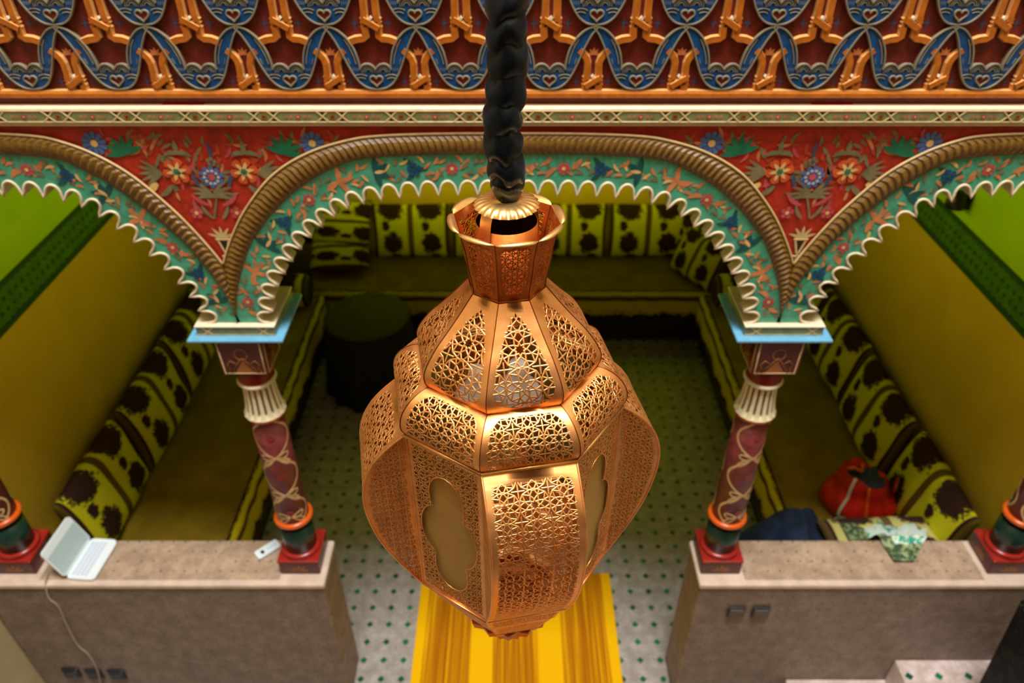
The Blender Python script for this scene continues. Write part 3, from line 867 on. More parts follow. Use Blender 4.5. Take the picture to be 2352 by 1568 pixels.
    for q in range(9):
        u_ = q / 8.0; z = zs1 + 0.008 + u_ * (zf1 - zs1 - 0.008)
        rr = 0.079 - 0.020 * math.sin(PI * min(1, u_ * 1.0) * 0.5) ** 0.6 if u_ < 0.9 else 0.060
        rw = []
        for j in range(seg):
            a = 2 * PI * j / seg; fl_ = abs(math.sin(a * 8)) ** 0.6
            dd = (0.016 * (1 - fl_) if u_ > 0.12 else 0.003 * (1 - fl_))
            rw.append(((rr + 0.004 - dd) * math.cos(a), (rr + 0.004 - dd) * math.sin(a), z))
        rows.append(rw)
    ii = m.grid(rows, 'fluted', True, closed=True); m.face(ii[-1], 'fluted')
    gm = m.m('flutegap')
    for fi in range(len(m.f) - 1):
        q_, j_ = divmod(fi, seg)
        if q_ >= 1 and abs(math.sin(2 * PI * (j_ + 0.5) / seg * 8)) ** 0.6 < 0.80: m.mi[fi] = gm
    m.build('fluted_bell', t)
    m = MB(); m.lathe([(0.050, zf1 - 0.004), (0.070, zf1 - 0.004), (0.076, zf1 + 0.006), (0.072, zf1 + 0.014), (0.05, zf1 + 0.015)], 'cream'); m.build('cream_ring', t)
    m = MB(); m.lathe([(0.050, zf1 + 0.012), (0.064, zf1 + 0.014), (0.070, zf1 + 0.022), (0.064, zf1 + 0.028), (0.062, zb0_ - 0.002), (0.05, zb0_)], 'ringred'); m.build('red_ring', t)
    # block that widens a little downwards
    m = MB(); wa, wb_ = 0.083, 0.087
    lo4 = [(-wa, -wa, zb0_), (wa, -wa, zb0_), (wa, wa, zb0_), (-wa, wa, zb0_)]; hi4 = [(-wb_, -wb_, zb1_), (wb_, -wb_, zb1_), (wb_, wb_, zb1_), (-wb_, wb_, zb1_)]
    for a in range(4): m.poly([lo4[a], lo4[(a + 1) % 4], hi4[(a + 1) % 4], hi4[a]], 'maroon')
    m.poly(lo4[::-1], 'maroon'); m.poly(hi4, 'maroon')
    hgt = zb1_ - zb0_
    for a in range(4):
        ca, sa = math.cos(a * PI / 2), math.sin(a * PI / 2)
        def W(px, f, o=0.0015):
            ww = wa + (wb_ - wa) * f + o; return Vector((px * ca + ww * sa, px * sa - ww * ca, zb0_ + hgt * f))
        def rib(pts, wd, mat='vine'):
            m.tube([W(p[0], p[1]) for p in pts], wd, mat, 5)
        rib([(-0.077, 0.98), (-0.075, 0.05), (0.075, 0.05), (0.077, 0.98)], 0.0032)
        rib([(-0.05, 0.06), (-0.02, 0.34), (0, 0.5), (0.02, 0.34), (0.05, 0.06)], 0.0024, 'goldmotif')
        for sg in (-1, 1):
            rib([(sg * 0.02, 0.30), (sg * 0.045, 0.42), (sg * 0.06, 0.30), (sg * 0.05, 0.18), (sg * 0.068, 0.06)], 0.0024, 'goldmotif')
        rib([(0.024 * math.cos(q * PI / 5), 0.60 + 0.16 * math.sin(q * PI / 5)) for q in range(11)], 0.0024, 'goldmotif')
        m.poly([W(-0.035, 0.07, 0.0008), W(0.035, 0.07, 0.0008), W(0, 0.44, 0.0008)], 'goldmotif')
    m.build('capital_block', t)
    m = MB(); ws = 0.172
    zk0 = zb1_; zk1 = zb1_ + 0.013
    m.box((-ws, -0.105, zk0), (ws, 0.205, zk1), 'slabblue', 0.005, 2); m.build('blue_slab', t)
    ztop = H - 1.55 - PT
    m = MB(); wq = 0.140
    m.box((-wq, -0.074, zk1), (wq, 0.185, ztop - 0.007), 'sage')
    m.box((-wq - 0.004, -0.078, ztop - 0.007), (wq + 0.003, 0.188, ztop - 0.001), 'cream', 0.002, 2)
    yy = -0.0745
    for d in (-0.10, 0.10):
        m.ribbon([(d - 0.02, zk1 + 0.002), (d + 0.02, ztop - 0.009)], 0.005, yy, 0.0012, 'creamline'); m.ribbon([(d + 0.02, zk1 + 0.002), (d - 0.02, ztop - 0.009)], 0.005, yy - 0.0003, 0.0012, 'creamline')
    m.ribbon([(-wq, zk1 + 0.004), (wq, zk1 + 0.004)], 0.004, yy, 0.001, 'creamline')
    m.build('abacus', t)
    return t
clabels = ['painted column near the middle, left of the lantern, with the white remote beside its base',
           'painted column near the middle, right of the lantern, beside the dark navy cloth heap',
           'painted column cut by the left edge, behind the white laptop', 'painted column cut by the right edge, above the black carved post']
col0 = make_column(clabels[0])
for i, x in enumerate((-0.990, 0.975, -2.318, 2.318)):
    c = col0 if i == 0 else copy_tree(col0)
    c.location = (x, 2.300 * KC, PT); c['label'] = clabels[i]

# ------------------------------------------------------------------ the lantern
AX, AY = -0.008, 1.0
LO = (AX, AY, H - 1.60)
lan = thing('lantern', LO, 'large eight-sided pierced copper lantern hanging from the black cloth sleeve in the centre', 'lantern')
T8 = math.tan(PI / 8); C8 = math.cos(PI / 8)
PH0 = math.radians(11.0)

def rosette(cx, cz, R):
    L = []
    def p(r, a): return (cx + r * R * math.cos(a), cz + r * R * math.sin(a))
    n = 8
    for k in range(n):
        a = 2 * PI * k / n; b2 = a + PI / n; a2 = a + 2 * PI / n
        T, V, A = p(0.36, a), p(0.20, b2), p(0.64, b2)
        L += [(T, V), (V, p(0.36, a2)), (T, A), (p(0.36, a2), A)]
        O, O2 = p(1.0, a), p(1.0, a2); M_ = p(0.96, b2)
        L += [(A, O), (A, O2), (O, M_), (M_, O2), (A, M_)]
    return L
def lattice(x0, x1, z0, z1, a, oz=0.0):
    L = []; R = a * 0.535
    i0, i1 = int(math.floor(x0 / a)) - 1, int(math.ceil(x1 / a)) + 1
    j0, j1 = int(math.floor((z0 - oz) / a)) - 1, int(math.ceil((z1 - oz) / a)) + 1
    for i in range(i0, i1 + 1):
        for j in range(j0, j1 + 1):
            L += rosette(i * a, j * a + oz, R)
            cx, cz = (i + 0.5) * a, (j + 0.5) * a + oz; q = a * 0.22; e = a * 0.12
            for dx, dz in ((1, 0), (0, 1)):
                L += [((cx - dx * q, cz - dz * q), (cx + dx * q, cz + dz * q))]
    return L

def panel(mb, prof, phi, hw, win, a=0.052, oz=0.0, lw=0.0016, mat='copper', shape=None, tw=0.0):
    """prof: list of (apothem, z) top to bottom. hw(s), win(s): half widths at the arc length s. shape(x,s): true where the lace stays."""
    n = (math.sin(phi), -math.cos(phi)); t = (math.cos(phi), math.sin(phi))
    Sx = [0.0]
    for i in range(len(prof) - 1): Sx.append(Sx[-1] + math.dist(prof[i], prof[i + 1]))
    tot = Sx[-1]
    def P(x, s, off=0.0):
        s = max(0.0, min(tot, s)); i = 0
        lo, hi = 0, len(Sx) - 2
        while lo < hi:
            mid = (lo + hi + 1) // 2
            if Sx[mid] <= s: lo = mid
            else: hi = mid - 1
        i = lo
        d = Sx[i + 1] - Sx[i] or 1e-9; f = (s - Sx[i]) / d
        ap = prof[i][0] + (prof[i + 1][0] - prof[i][0]) * f; z = prof[i][1] + (prof[i + 1][1] - prof[i][1]) * f
        if off:
            da, dz = (prof[i + 1][0] - prof[i][0]) / d, (prof[i + 1][1] - prof[i][1]) / d
            ap += -dz * off; z += da * off
        return (AX + n[0] * ap + t[0] * x, AY + n[1] * ap + t[1] * x, z)
    N = max(24, int(tot / 0.005)); prev = None
    for i in range(N + 1):
        s = tot * i / N; h_ = hw(s, tot); w_ = max(0.0, min(win(s, tot), h_ - 0.001))
        row = [mb.vert(P(-h_, s)), mb.vert(P(-(h_ + w_) / 2, s, 0.0004)), mb.vert(P(-w_, s)), mb.vert(P(w_, s)), mb.vert(P((h_ + w_) / 2, s, 0.0004)), mb.vert(P(h_, s))]
        if prev:
            for q in (0, 1, 3, 4): mb.face((prev[0][q], prev[0][q + 1], row[q + 1], row[q]), mat, True)
            if prev[1] <= 0 or w_ <= 0: mb.face((prev[0][2], prev[0][3], row[3], row[2]), mat, True)
        prev = (row, w_)
    mx = max(win(tot * i / 60, tot) for i in range(61))
    if mx <= 0: return P, tot
    for (pa, pb) in lattice(-mx, mx, 0, tot, a, oz):
        L = math.dist(pa, pb); k = max(1, int(math.ceil(L / 0.0045)))
        for q in range(k):
            f0, f1 = q / k, (q + 1) / k
            xa, sa = pa[0] + (pb[0] - pa[0]) * f0, pa[1] + (pb[1] - pa[1]) * f0
            xb, sb = pa[0] + (pb[0] - pa[0]) * f1, pa[1] + (pb[1] - pa[1]) * f1
            xm, sm = (xa + xb) / 2, (sa + sb) / 2
            if sm < 0 or sm > tot: continue
            wm = win(sm, tot)
            if wm <= 0 or abs(xm) > wm + 0.001: continue
            if shape and not shape(xm, sm, tot): continue
            dx, ds = xb - xa, sb - sa; LL = math.hypot(dx, ds) or 1; nx, ns = -ds / LL * lw, dx / LL * lw
            v = [mb.vert(P(xa - nx, sa - ns)), mb.vert(P(xa, sa, 0.0010)), mb.vert(P(xa + nx, sa + ns)), mb.vert(P(xb - nx, sb - ns)), mb.vert(P(xb, sb, 0.0010)), mb.vert(P(xb + nx, sb + ns))]
            mb.face((v[0], v[1], v[4], v[3]), mat, True); mb.face((v[1], v[2], v[5], v[4]), mat, True)
    return P, tot

def prof_of(pts, n=8): return [(r * C8, H - d) for r, d in catmull(pts, n)]
def hw_of(prof, extra=0.0):
    Sx = [0.0]
    for i in range(len(prof) - 1): Sx.append(Sx[-1] + math.dist(prof[i], prof[i + 1]))
    def f(s, tot):
        for i in range(len(Sx) - 1):
            if s <= Sx[i + 1] + 1e-9:
                q = (s - Sx[i]) / ((Sx[i + 1] - Sx[i]) or 1e-9)
                return (prof[i][0] + (prof[i + 1][0] - prof[i][0]) * q) * T8 + extra
        return prof[-1][0] * T8 + extra
    return f
def edge_line(mb, prof, phi, r, mat='coppertrim', off=0.0):
    """thin seam along the rib at angle phi"""
    pts = [(AX + math.sin(phi) * (a / C8 + off), AY - math.cos(phi) * (a / C8 + off), z) for a, z in prof]
    mb.tube(pts, r, mat, 6)
def ring_line(mb, R, drop, r, mat='coppertrim'):
    pts = [(AX + math.sin(PH0 + PI / 8 + k * PI / 4) * R, AY - math.cos(PH0 + PI / 8 + k * PI / 4) * R, H - drop) for k in range(8)]
    for k in range(8): mb.tube([pts[k], pts[(k + 1) % 8]], r, mat, 8)

# collar
pc = prof_of([(0.0815, 0.522), (0.0785, 0.534), (0.0730, 0.556), (0.0690, 0.585), (0.0635, 0.612), (0.0610, 0.634)])
for k in range(8):
    m = MB(); ph = PH0 + k * PI / 4; hwf = hw_of(pc)
    win = lambda s, T: (hwf(s, T) - 0.0075) if 0.010 < s < T - 0.014 else 0.0
    P, T = panel(m, pc, ph, hwf, win, 0.030, 0.004, 0.0009, 'coppercup')
    # rolled scalloped lip
    rows = []
    for j in range(13):
        x = -1 + 2 * j / 12; h0 = hwf(0, T); lip = 0.0115 * math.sqrt(max(0, 1 - x * x)) + 0.002
        base = Vector(P(x * h0, 0)); nn = Vector((math.sin(ph), -math.cos(ph), 0))
        rows.append([base, base + nn * lip * 0.55 + Vector((0, 0, lip * 0.45)), base + nn * lip + Vector((0, 0, lip * 0.30)), base + nn * lip * 1.02 + Vector((0, 0, lip * 0.12))])
    m.grid(rows, 'coppertrim', True)
    m.build('collar_panel', lan, LO)
m = MB()
for k in range(8): edge_line(m, pc, PH0 + PI / 8 + k * PI / 4, 0.0009, 'seam')
m.build('collar_seams', lan, LO)
# dome
pd = prof_of([(0.0610, 0.631), (0.0690, 0.640), (0.0860, 0.660), (0.1080, 0.684), (0.1310, 0.708), (0.1490, 0.733), (0.1575, 0.752), (0.1570, 0.768), (0.1520, 0.780)])
def dome_win(hwf):
    def f(s, T):
        q = (s / T - 0.10) / 0.90
        if q <= 0 or s > T - 0.010: return 0.0
        top = 1 - math.exp(-q * 6.5) if q > 0.05 else q / 0.05 * 0.12
        top = max(0.0, min(1.0, top))
        bot = math.sqrt(max(0.0, 1 - max(0.0, (s - (T - 0.045)) / 0.036) ** 2.4)) if s > T - 0.045 else 1.0
        return (hwf(s, T) - 0.0115) * top * bot
    return f
pt = prof_of([(0.1500, 0.779), (0.1700, 0.784), (0.1895, 0.797), (0.2035, 0.816), (0.2080, 0.836), (0.2060, 0.848), (0.2010, 0.858)])
def shoulder_win(hwf):
    def f(s, T):
        q = s / T
        if s < 0.012 or s > T - 0.007: return 0.0
        c = 1.0
        if s < 0.04: c = math.sqrt(max(0, 1 - ((0.04 - s) / 0.030) ** 2)) if s > 0.0105 else 0
        return (hwf(s, T) - 0.0125) * (0.55 + 0.45 * c) * (1 if c > 0 else 0)
    return f
for k in range(8):
    ph = PH0 + k * PI / 4
    m = MB(); h_ = hw_of(pd); panel(m, pd, ph, h_, dome_win(h_), 0.056, 0.020, 0.00140); m.build('dome_panel', lan, LO)
    m = MB(); h_ = hw_of(pt); panel(m, pt, ph, h_, shoulder_win(h_), 0.046, 0.010, 0.00130); m.build('shoulder_panel', lan, LO)
m = MB()
for k in range(8):
    e = PH0 + PI / 8 + k * PI / 4
    edge_line(m, pd, e, 0.0008, 'seam', 0.0004); edge_line(m, pt, e, 0.0008, 'seam', 0.0004)
m.build('rib_seams', lan, LO)
m = MB(); ring_line(m, 0.2035, 0.859, 0.0034); ring_line(m, 0.1990, 0.863, 0.0022); m.build('body_rim', lan, LO)
m = MB(); ring_line(m, 0.1520, 0.7805, 0.0016, 'seam'); m.build('dome_rim', lan, LO)
m = MB(); ring_line(m, 0.0625, 0.6325, 0.0014, 'seam'); m.build('collar_rim', lan, LO)
# body : window panels and bowed panels take turns
DB0, DB1 = 0.860, 1.262
RB = 0.200; AP = RB * C8; HWB = AP * T8
flat = [(AP, H - DB0 - (DB1 - DB0) * i / 20) for i in range(21)]
def quat(x, s, T, grow=0.0):
    """inside the cusped window opening"""
    cz = T * 0.52
    x2, z2 = x, s - cz
    def circ(px, pz, rx, rz): return ((x2 - px) / (rx + grow)) ** 2 + ((z2 - pz) / (rz + grow)) ** 2 < 1
    return circ(0, -0.094, 0.038, 0.056) or circ(0, 0.094, 0.038, 0.056) or circ(-0.024, 0.0, 0.038, 0.066) or circ(0.024, 0.0, 0.038, 0.066)
bow = catmull([(0.0, 0.860), (0.030, 0.884), (0.058, 0.915), (0.078, 0.955), (0.086, 1.000), (0.083, 1.050), (0.070, 1.110), (0.050, 1.165), (0.026, 1.215), (0.006, 1.255), (0.0, 1.262)], 6)
pb = [(AP + o, H - d) for o, d in bow]
for k in range(8):
    ph = PH0 + k * PI / 4
    nv = (math.sin(ph), -math.cos(ph)); tv = (math.cos(ph), math.sin(ph))
    if k % 2:
        m = MB()
        winf = lambda s, T: (HWB - 0.010) if 0.012 < s < T - 0.012 else 0.0
        P, T = panel(m, flat, ph, lambda s, T: HWB, winf, 0.038, 0.006, 0.0011, 'copper', lambda x, s, T: not quat(x, s, T))
        # rim of the opening
        ol = []
        for i in range(72):
            a = 2 * PI * i / 72; r0, r1 = 0.0, 0.30
            for _ in range(26):
                mid = (r0 + r1) / 2
                if quat(mid * math.cos(a), T * 0.52 + mid * math.sin(a), T): r0 = mid
                else: r1 = mid
            ol.append(P(r0 * math.cos(a), T * 0.52 + r0 * math.sin(a), 0.0005))
        m.tube(ol, 0.0012, 'copper', 6, closed=True)
        o = m.build('window_panel', lan, LO)
        g = MB(); pts = []
        rows = [[(AX + nv[0] * (AP - 0.006) + tv[0] * x, AY + nv[1] * (AP - 0.006) + tv[1] * x, H - DB0 - 0.02 - (DB1 - DB0 - 0.04) * j / 10) for x in (-HWB + 0.006, 0, HWB - 0.006)] for j in range(11)]
        g.grid(rows, 'glasspane', True)
        g.build('glass_pane', o, (0, 0, 0)).data.transform(Matrix.Translation((-LO[0], -LO[1], -LO[2])))
    else:
        m = MB()
        def winb(s, T):
            if s < 0.022 or s > T - 0.016: return 0.0
            c = 1.0
            if s < 0.05: c = math.sqrt(max(0, 1 - ((0.05 - s) / 0.036) ** 2)) if s > 0.0145 else 0
            return (HWB - 0.0125) * (0.72 + 0.28 * c)
        panel(m, pb, ph, lambda s, T: HWB, winb, 0.048, 0.012, 0.00135)
        # side cheeks
        for sg in (-1, 1):
            fr_ = []
            for o_, d in bow:
                fr_.append((o_, H - d))
            for i in range(len(fr_) - 1):
                (oa, za_), (ob, zb2) = fr_[i], fr_[i + 1]
                for (f0, f1, keep) in ((0.0, 0.16, True), (0.86, 1.0, True)):
                    q = []
                    for (oo, z_) in ((oa, za_), (ob, zb2)):
                        for f in (f0, f1): q.append((AX + nv[0] * (AP + oo * f) + tv[0] * sg * HWB, AY + nv[1] * (AP + oo * f) + tv[1] * sg * HWB, z_))
                    m.poly([q[0], q[1], q[3], q[2]], 'copper', False)
            # cheek lace
            def oz_at(z):
                for i in range(len(fr_) - 1):
                    if fr_[i][1] >= z >= fr_[i + 1][1]:
                        f = (fr_[i][1] - z) / ((fr_[i][1] - fr_[i + 1][1]) or 1e-9); return fr_[i][0] + (fr_[i + 1][0] - fr_[i][0]) * f
                return 0.0
            for pa, pb_ in lattice(0, 0.09, 0, 0.41, 0.030, 0.004):
                L = math.dist(pa, pb_); kk = max(1, int(math.ceil(L / 0.006)))
                for q in range(kk):
                    A_ = (pa[0] + (pb_[0] - pa[0]) * q / kk, pa[1] + (pb_[1] - pa[1]) * q / kk); B_ = (pa[0] + (pb_[0] - pa[0]) * (q + 1) / kk, pa[1] + (pb_[1] - pa[1]) * (q + 1) / kk)
                    zm = H - DB0 - (A_[1] + B_[1]) / 2; om = oz_at(zm); xm = (A_[0] + B_[0]) / 2
                    if xm < om * 0.10 or xm > om * 0.90 or om < 0.004: continue
                    dx, dz = B_[0] - A_[0], B_[1] - A_[1]; LL = math.hypot(dx, dz) or 1; nx, nz = -dz / LL * 0.00095, dx / LL * 0.00095
                    def C(p, e=0.0): return (AX + nv[0] * (AP + p[0]) + tv[0] * sg * (HWB + e), AY + nv[1] * (AP + p[0]) + tv[1] * sg * (HWB + e), H - DB0 - p[1])
                    v = [m.vert(C((A_[0] - nx, A_[1] - nz))), m.vert(C(A_, 0.0008)), m.vert(C((A_[0] + nx, A_[1] + nz))), m.vert(C((B_[0] - nx, B_[1] - nz))), m.vert(C(B_, 0.0008)), m.vert(C((B_[0] + nx, B_[1] + nz)))]
                    m.face((v[0], v[1], v[4], v[3]), 'copper', True); m.face((v[1], v[2], v[5], v[4]), 'copper', True)
            m.tube([(AX + nv[0] * a_ + tv[0] * sg * HWB, AY + nv[1] * a_ + tv[1] * sg * HWB, z_) for a_, z_ in pb], 0.0020, 'copper', 6)
        m.build('bowed_panel', lan, LO)
m = MB()
for k in range(8):
    e = PH0 + PI / 8 + k * PI / 4
    edge_line(m, flat, e, 0.0026, 'copper')
ring_line(m, 0.2005, DB1, 0.0030, 'copper'); m.build('body_frame', lan, LO)
# stepped foot
pf = [(r * C8, H - d) for r, d in ((0.200, 1.262), (0.190, 1.272), (0.188, 1.284), (0.168, 1.335), (0.160, 1.338), (0.158, 1.352), (0.115, 1.440), (0.108, 1.442), (0.106, 1.462))]
for k in range(8):
    m = MB(); h_ = hw_of(pf)
    panel(m, pf, PH0 + k * PI / 4, h_, lambda s, T: (h_(s, T) - 0.008) if (0.036 < s < 0.078 or 0.118 < s < 0.198) else 0.0, 0.032, 0.004, 0.0013)
    m.build('foot_panel', lan, LO)
for R_, d in ((0.189, 1.278), (0.159, 1.345), (0.107, 1.452)):
    m = MB(); ring_line(m, R_, d, 0.0026, 'copper'); m.build('foot_rim', lan, LO)
m = MB(); seg = 32; rows = []
for r, d in ((0.104, 1.456), (0.100, 1.475), (0.078, 1.492), (0.074, 1.515), (0.060, 1.535), (0.052, 1.560), (0.034, 1.585), (0.010, 1.600)):
    rows.append([(AX + r * (1 + 0.05 * math.cos(j * PI)) * math.cos(2 * PI * j / seg), AY + r * (1 + 0.05 * math.cos(j * PI)) * math.sin(2 * PI * j / seg), H - d) for j in range(seg)])
m.grid(rows, 'coppercup', False, closed=True); m.build('finial', lan, LO)
# cup in the collar, straps, canopy, bulbs
m = MB(); m.lathe([(0.0465, H - 0.650), (0.0470, H - 0.524), (0.0462, H - 0.524)], 'coppercup', (AX, AY), 56, cap=False)
m.lathe([(0.0462, H - 0.5245), (0.0455, H - 0.648), (0.002, H - 0.648)], 'cupinside', (AX, AY), 56, cap=False); m.build('inner_cup', lan, LO)
for ph in (math.radians(-40), math.radians(118)):
    m = MB(); rows = []
    for r, d in catmull([(0.036, 0.495), (0.043, 0.500), (0.0470, 0.511), (0.0495, 0.530), (0.0510, 0.555), (0.0515, 0.600)], 5):
        rows.append([(AX + math.sin(ph) * r + math.cos(ph) * x, AY - math.cos(ph) * r + math.sin(ph) * x, H - d) for x in (-0.0105, 0, 0.0105)])
    m.grid(rows, 'copper', True); m.build('hanging_strap', lan, LO)
m = MB(); seg = 96; rows = []
for r, d, wv in ((0.010, 0.4885, 0), (0.026, 0.4892, 0), (0.034, 0.4902, 0.0003), (0.041, 0.4925, 0.0012), (0.0450, 0.4955, 0.0020), (0.0475, 0.4990, 0.0028)):
    rows.append([(AX + (r + wv * math.sin(j * 2 * PI / seg * 24)) * math.cos(2 * PI * j / seg), AY + (r + wv * math.sin(j * 2 * PI / seg * 24)) * math.sin(2 * PI * j / seg), H - d + wv * 0.5 * math.sin(j * 2 * PI / seg * 24)) for j in range(seg)])
ii = m.grid(rows, 'coppertrim', True, closed=True); m.face(ii[0], 'coppertrim'); m.build('canopy_disc', lan, LO)
for bx, by, bz in ((0.018, -0.030, 0.846), (-0.055, 0.02, 0.90)):
    m = MB(); pr = [(0.001, H - bz - 0.042)] + [(0.042 * math.sin(a), H - bz - 0.042 * math.cos(a)) for a in [PI * q / 14 for q in range(1, 12)]] + [(0.016, H - bz + 0.055), (0.014, H - bz + 0.075)]
    m.lathe(pr, 'bulb', (AX + bx, AY + by), 28); m.build('bulb', lan, LO)

# black sleeve that hides the chain
m = MB(); seg = 56; rows = []
for i in range(760):
    d = 0.490 - 0.00135 * i
    if i > 520: d = 0.490 - 0.00135 * 520 - (i - 520) * 0.0085
    z = H - d; rr = []
    env = min(1.0, 0.62 + (0.490 - d) * 12.0)
    cxo = 0.0030 * math.sin(z * 17.0) + 0.002 * math.sin(z * 41.0 + 1)
    for j in range(seg):
        a = 2 * PI * j / seg; ca, sa = math.cos(a), math.sin(a)
        wp = noise.noise(Vector((ca * 1.0, sa * 1.0, z * 13.0)))
        ph = z * 172.0 + 4.2 * wp + 0.55 * math.sin(a + 3.0 * math.sin(z * 11))
        fold = abs(math.sin(ph / 2)) ** 0.75
        am = 0.10 + 0.22 * max(0.0, 0.5 + noise.noise(Vector((ca * 1.2 + 7, sa * 1.2, z * 19.0))))
        n1 = noise.noise(Vector((ca * 0.8, sa * 0.8, z * 22.0)))
        r = 0.0262 * env * (1 + 0.12 * n1 + am * (fold - 0.62))
        rr.append((AX + cxo + r * ca, AY + r * sa, z))
    rows.append(rr)
ii = m.grid(rows, 'satin', True, closed=True); m.face(list(reversed(ii[0])), 'satin'); m.face(ii[-1], 'satin')
m.build('cord_sleeve', None, (AX, AY, H - 0.490), label='gathered black satin sleeve over the chain that holds the copper lantern', category='sleeve')

# ------------------------------------------------------------------ salon benches
ST_ = H - 3.47      # seat height
SEATZ = ST_
def bench(name, lo, hi, face, label):
    """lo,hi: footprint; face: axis letter and sign of the open front"""
    cx, cy_ = (lo[0] + hi[0]) / 2, (lo[1] + hi[1]) / 2
    t = thing(name, (cx, cy_, 0), label, 'bench', 'low salon benches')
    O = (cx, cy_, 0)
    ins = 0.05
    L2, H2 = list(lo), list(hi)
    ax = 0 if face[0] == 'x' else 1; sg = 1 if face[1] == '+' else -1
    if sg > 0: H2[ax] -= ins
    else: L2[ax] += ins
    m = MB(); m.box((L2[0], L2[1], 0), (H2[0], H2[1], SEATZ - 0.15), 'benchwood', 0.006, 1); m.build('base', t, O)
    m = MB(); m.box((lo[0], lo[1], SEATZ - 0.15), (hi[0], hi[1], SEATZ), 'seat', 0.03, 4, True); m.build('mattress', t, O)
    # hanging printed edge, gently waved
    m = MB(); rows, uvs = [], []
    L = (hi[1] - lo[1]) if ax == 0 else (hi[0] - lo[0]); n = int(L / 0.03)
    for i in range(n + 1):
        q = i / n; al = (lo[1] if ax == 0 else lo[0]) + L * q
        front = (hi[ax] if sg > 0 else lo[ax])
        rw, uw = [], []
        for j, (out_, z) in enumerate(((-0.035, SEATZ + 0.006), (-0.004, SEATZ + 0.006), (0.012, SEATZ - 0.012), (0.018, SEATZ - 0.08), (0.022, SEATZ - 0.17), (0.020, SEATZ - 0.24))):
            wv = 0.010 * math.sin(al * 21.0 + math.sin(al * 6) * 2) * (j / 5.0)
            c = front + sg * (out_ + wv)
            rw.append((c, al, z) if ax == 0 else (al, c, z)); uw.append((al * 1.0, 1 - j / 5.0))
        rows.append(rw); uvs.append(uw)
    m.grid(rows, 'valance', True, uvs); m.build('valance', t, O)
    return t
bench('bench', (-2.44, 2.36, 0), (-1.60, 5.268, 0), 'x+', 'low olive bench along the left wall, its seat behind the laptop and remote')
bench('bench', (1.60, 2.36, 0), (2.44, 5.268, 0), 'x-', 'low olive bench along the right wall, with the red bag on its seat')
bench('bench', (-1.76, 5.30, 0), (1.76, 6.06, 0), 'y-', 'low olive bench across the far end of the room, behind the lantern')

def cushion_mesh(W=0.70, Hh=0.50, T=0.15, mat='cushion', edge=None, n=20, pw=4):
    m = MB()
    for sgn in (-1, 1):
        rows, uvs = [], []
        for i in range(n + 1):
            rw, uw = [], []
            for j in range(n + 1):
                a, c = -1 + 2 * i / n, -1 + 2 * j / n
                a_, c_ = math.sin(a * PI / 2), math.sin(c * PI / 2)
                th = (max(0, 1 - abs(a_) ** pw) * max(0, 1 - abs(c_) ** pw)) ** 0.5
                pinch = 1 - 0.05 * (1 - abs(a_) ** 2) * abs(c_) ** 6
                pinch2 = 1 - 0.05 * (1 - abs(c_) ** 2) * abs(a_) ** 6
                wr = 0.006 * math.sin(a_ * 9 + c_ * 4) * th
                rw.append((a_ * W / 2 * pinch2, sgn * (T / 2 * th) + wr, Hh / 2 + c_ * Hh / 2 * pinch)); uw.append(((a_ + 1) / 2, (c_ + 1) / 2))
            rows.append(rw); uvs.append(uw)
        m.grid(rows if sgn < 0 else [r[::-1] for r in rows], mat if (edge is None or sgn < 0) else edge, True, uvs if sgn < 0 else [u[::-1] for u in uvs])
    return m
cbase = None
def cushion(loc, rot, label, group, data=None, name='cushion', scale=None):
    global cbase
    if data is None:
        if cbase is None:
            o = cushion_mesh().build('cushion'); cbase = o
        else:
            o = cbase.copy(); COL.objects.link(o)
    else:
        o = bpy.data.objects.new(name, data); COL.objects.link(o)
    o.location = loc; o.rotation_euler = rot
    o['label'] = label; o['category'] = 'cushion'
    if group: o['group'] = group
    return o
ordn = ['nearest', 'second', 'third', 'fourth']
GL, GR, GB = 'back cushions on the left wall', 'back cushions on the right wall', 'back cushions on the far wall'
lbl_l = ['printed back cushion nearest the viewer on the left wall, half hidden by the white laptop',
         'second printed back cushion along the left wall, counted from the laptop',
         'third printed back cushion along the left wall, counted from the laptop',
         'fourth printed back cushion along the left wall, just behind the left column capital']
lbl_r = ['printed back cushion on the right wall nearest the parapet, between red bag and edge column',
         'printed back cushion on the right wall, just beyond the red bag',
         'printed back cushion on the right wall, second beyond the red bag',
         'printed back cushion on the right wall, farthest one beside the right column capital']
for i in range(4):
    y = 2.89 + i * 0.705 - (0.17 if i == 3 else 0)
    c1_ = cushion((-2.275 + 0.01 * (i % 2), y, SEATZ + 0.004), (math.radians(-9), 0, math.radians(90)), lbl_l[i], GL)
    c1_.scale.x = 0.5 if i == 3 else 1.0
    y = 2.80 + i * 0.705 - (0.14 if i == 3 else 0)
    c1_ = cushion((2.275 - 0.01 * (i % 2), y, SEATZ + 0.004), (math.radians(-10), 0, math.radians(-90 + (i % 3 - 1) * 1.5)), lbl_r[i], GR); c1_.scale.x = 0.6 if i == 3 else 1.0
lbl_b = ['printed back cushion on the far bench, leftmost of the upright row', 'printed back cushion on the far bench, just left of the lantern crown',
         'printed back cushion on the far bench, just right of the lantern crown', 'printed back cushion on the far bench, rightmost of the upright row']
for i in range(4):
    cushion((-0.90 + i * 0.703, 5.905, SEATZ + 0.004), (math.radians(-10), 0, 0), lbl_b[i], GB)
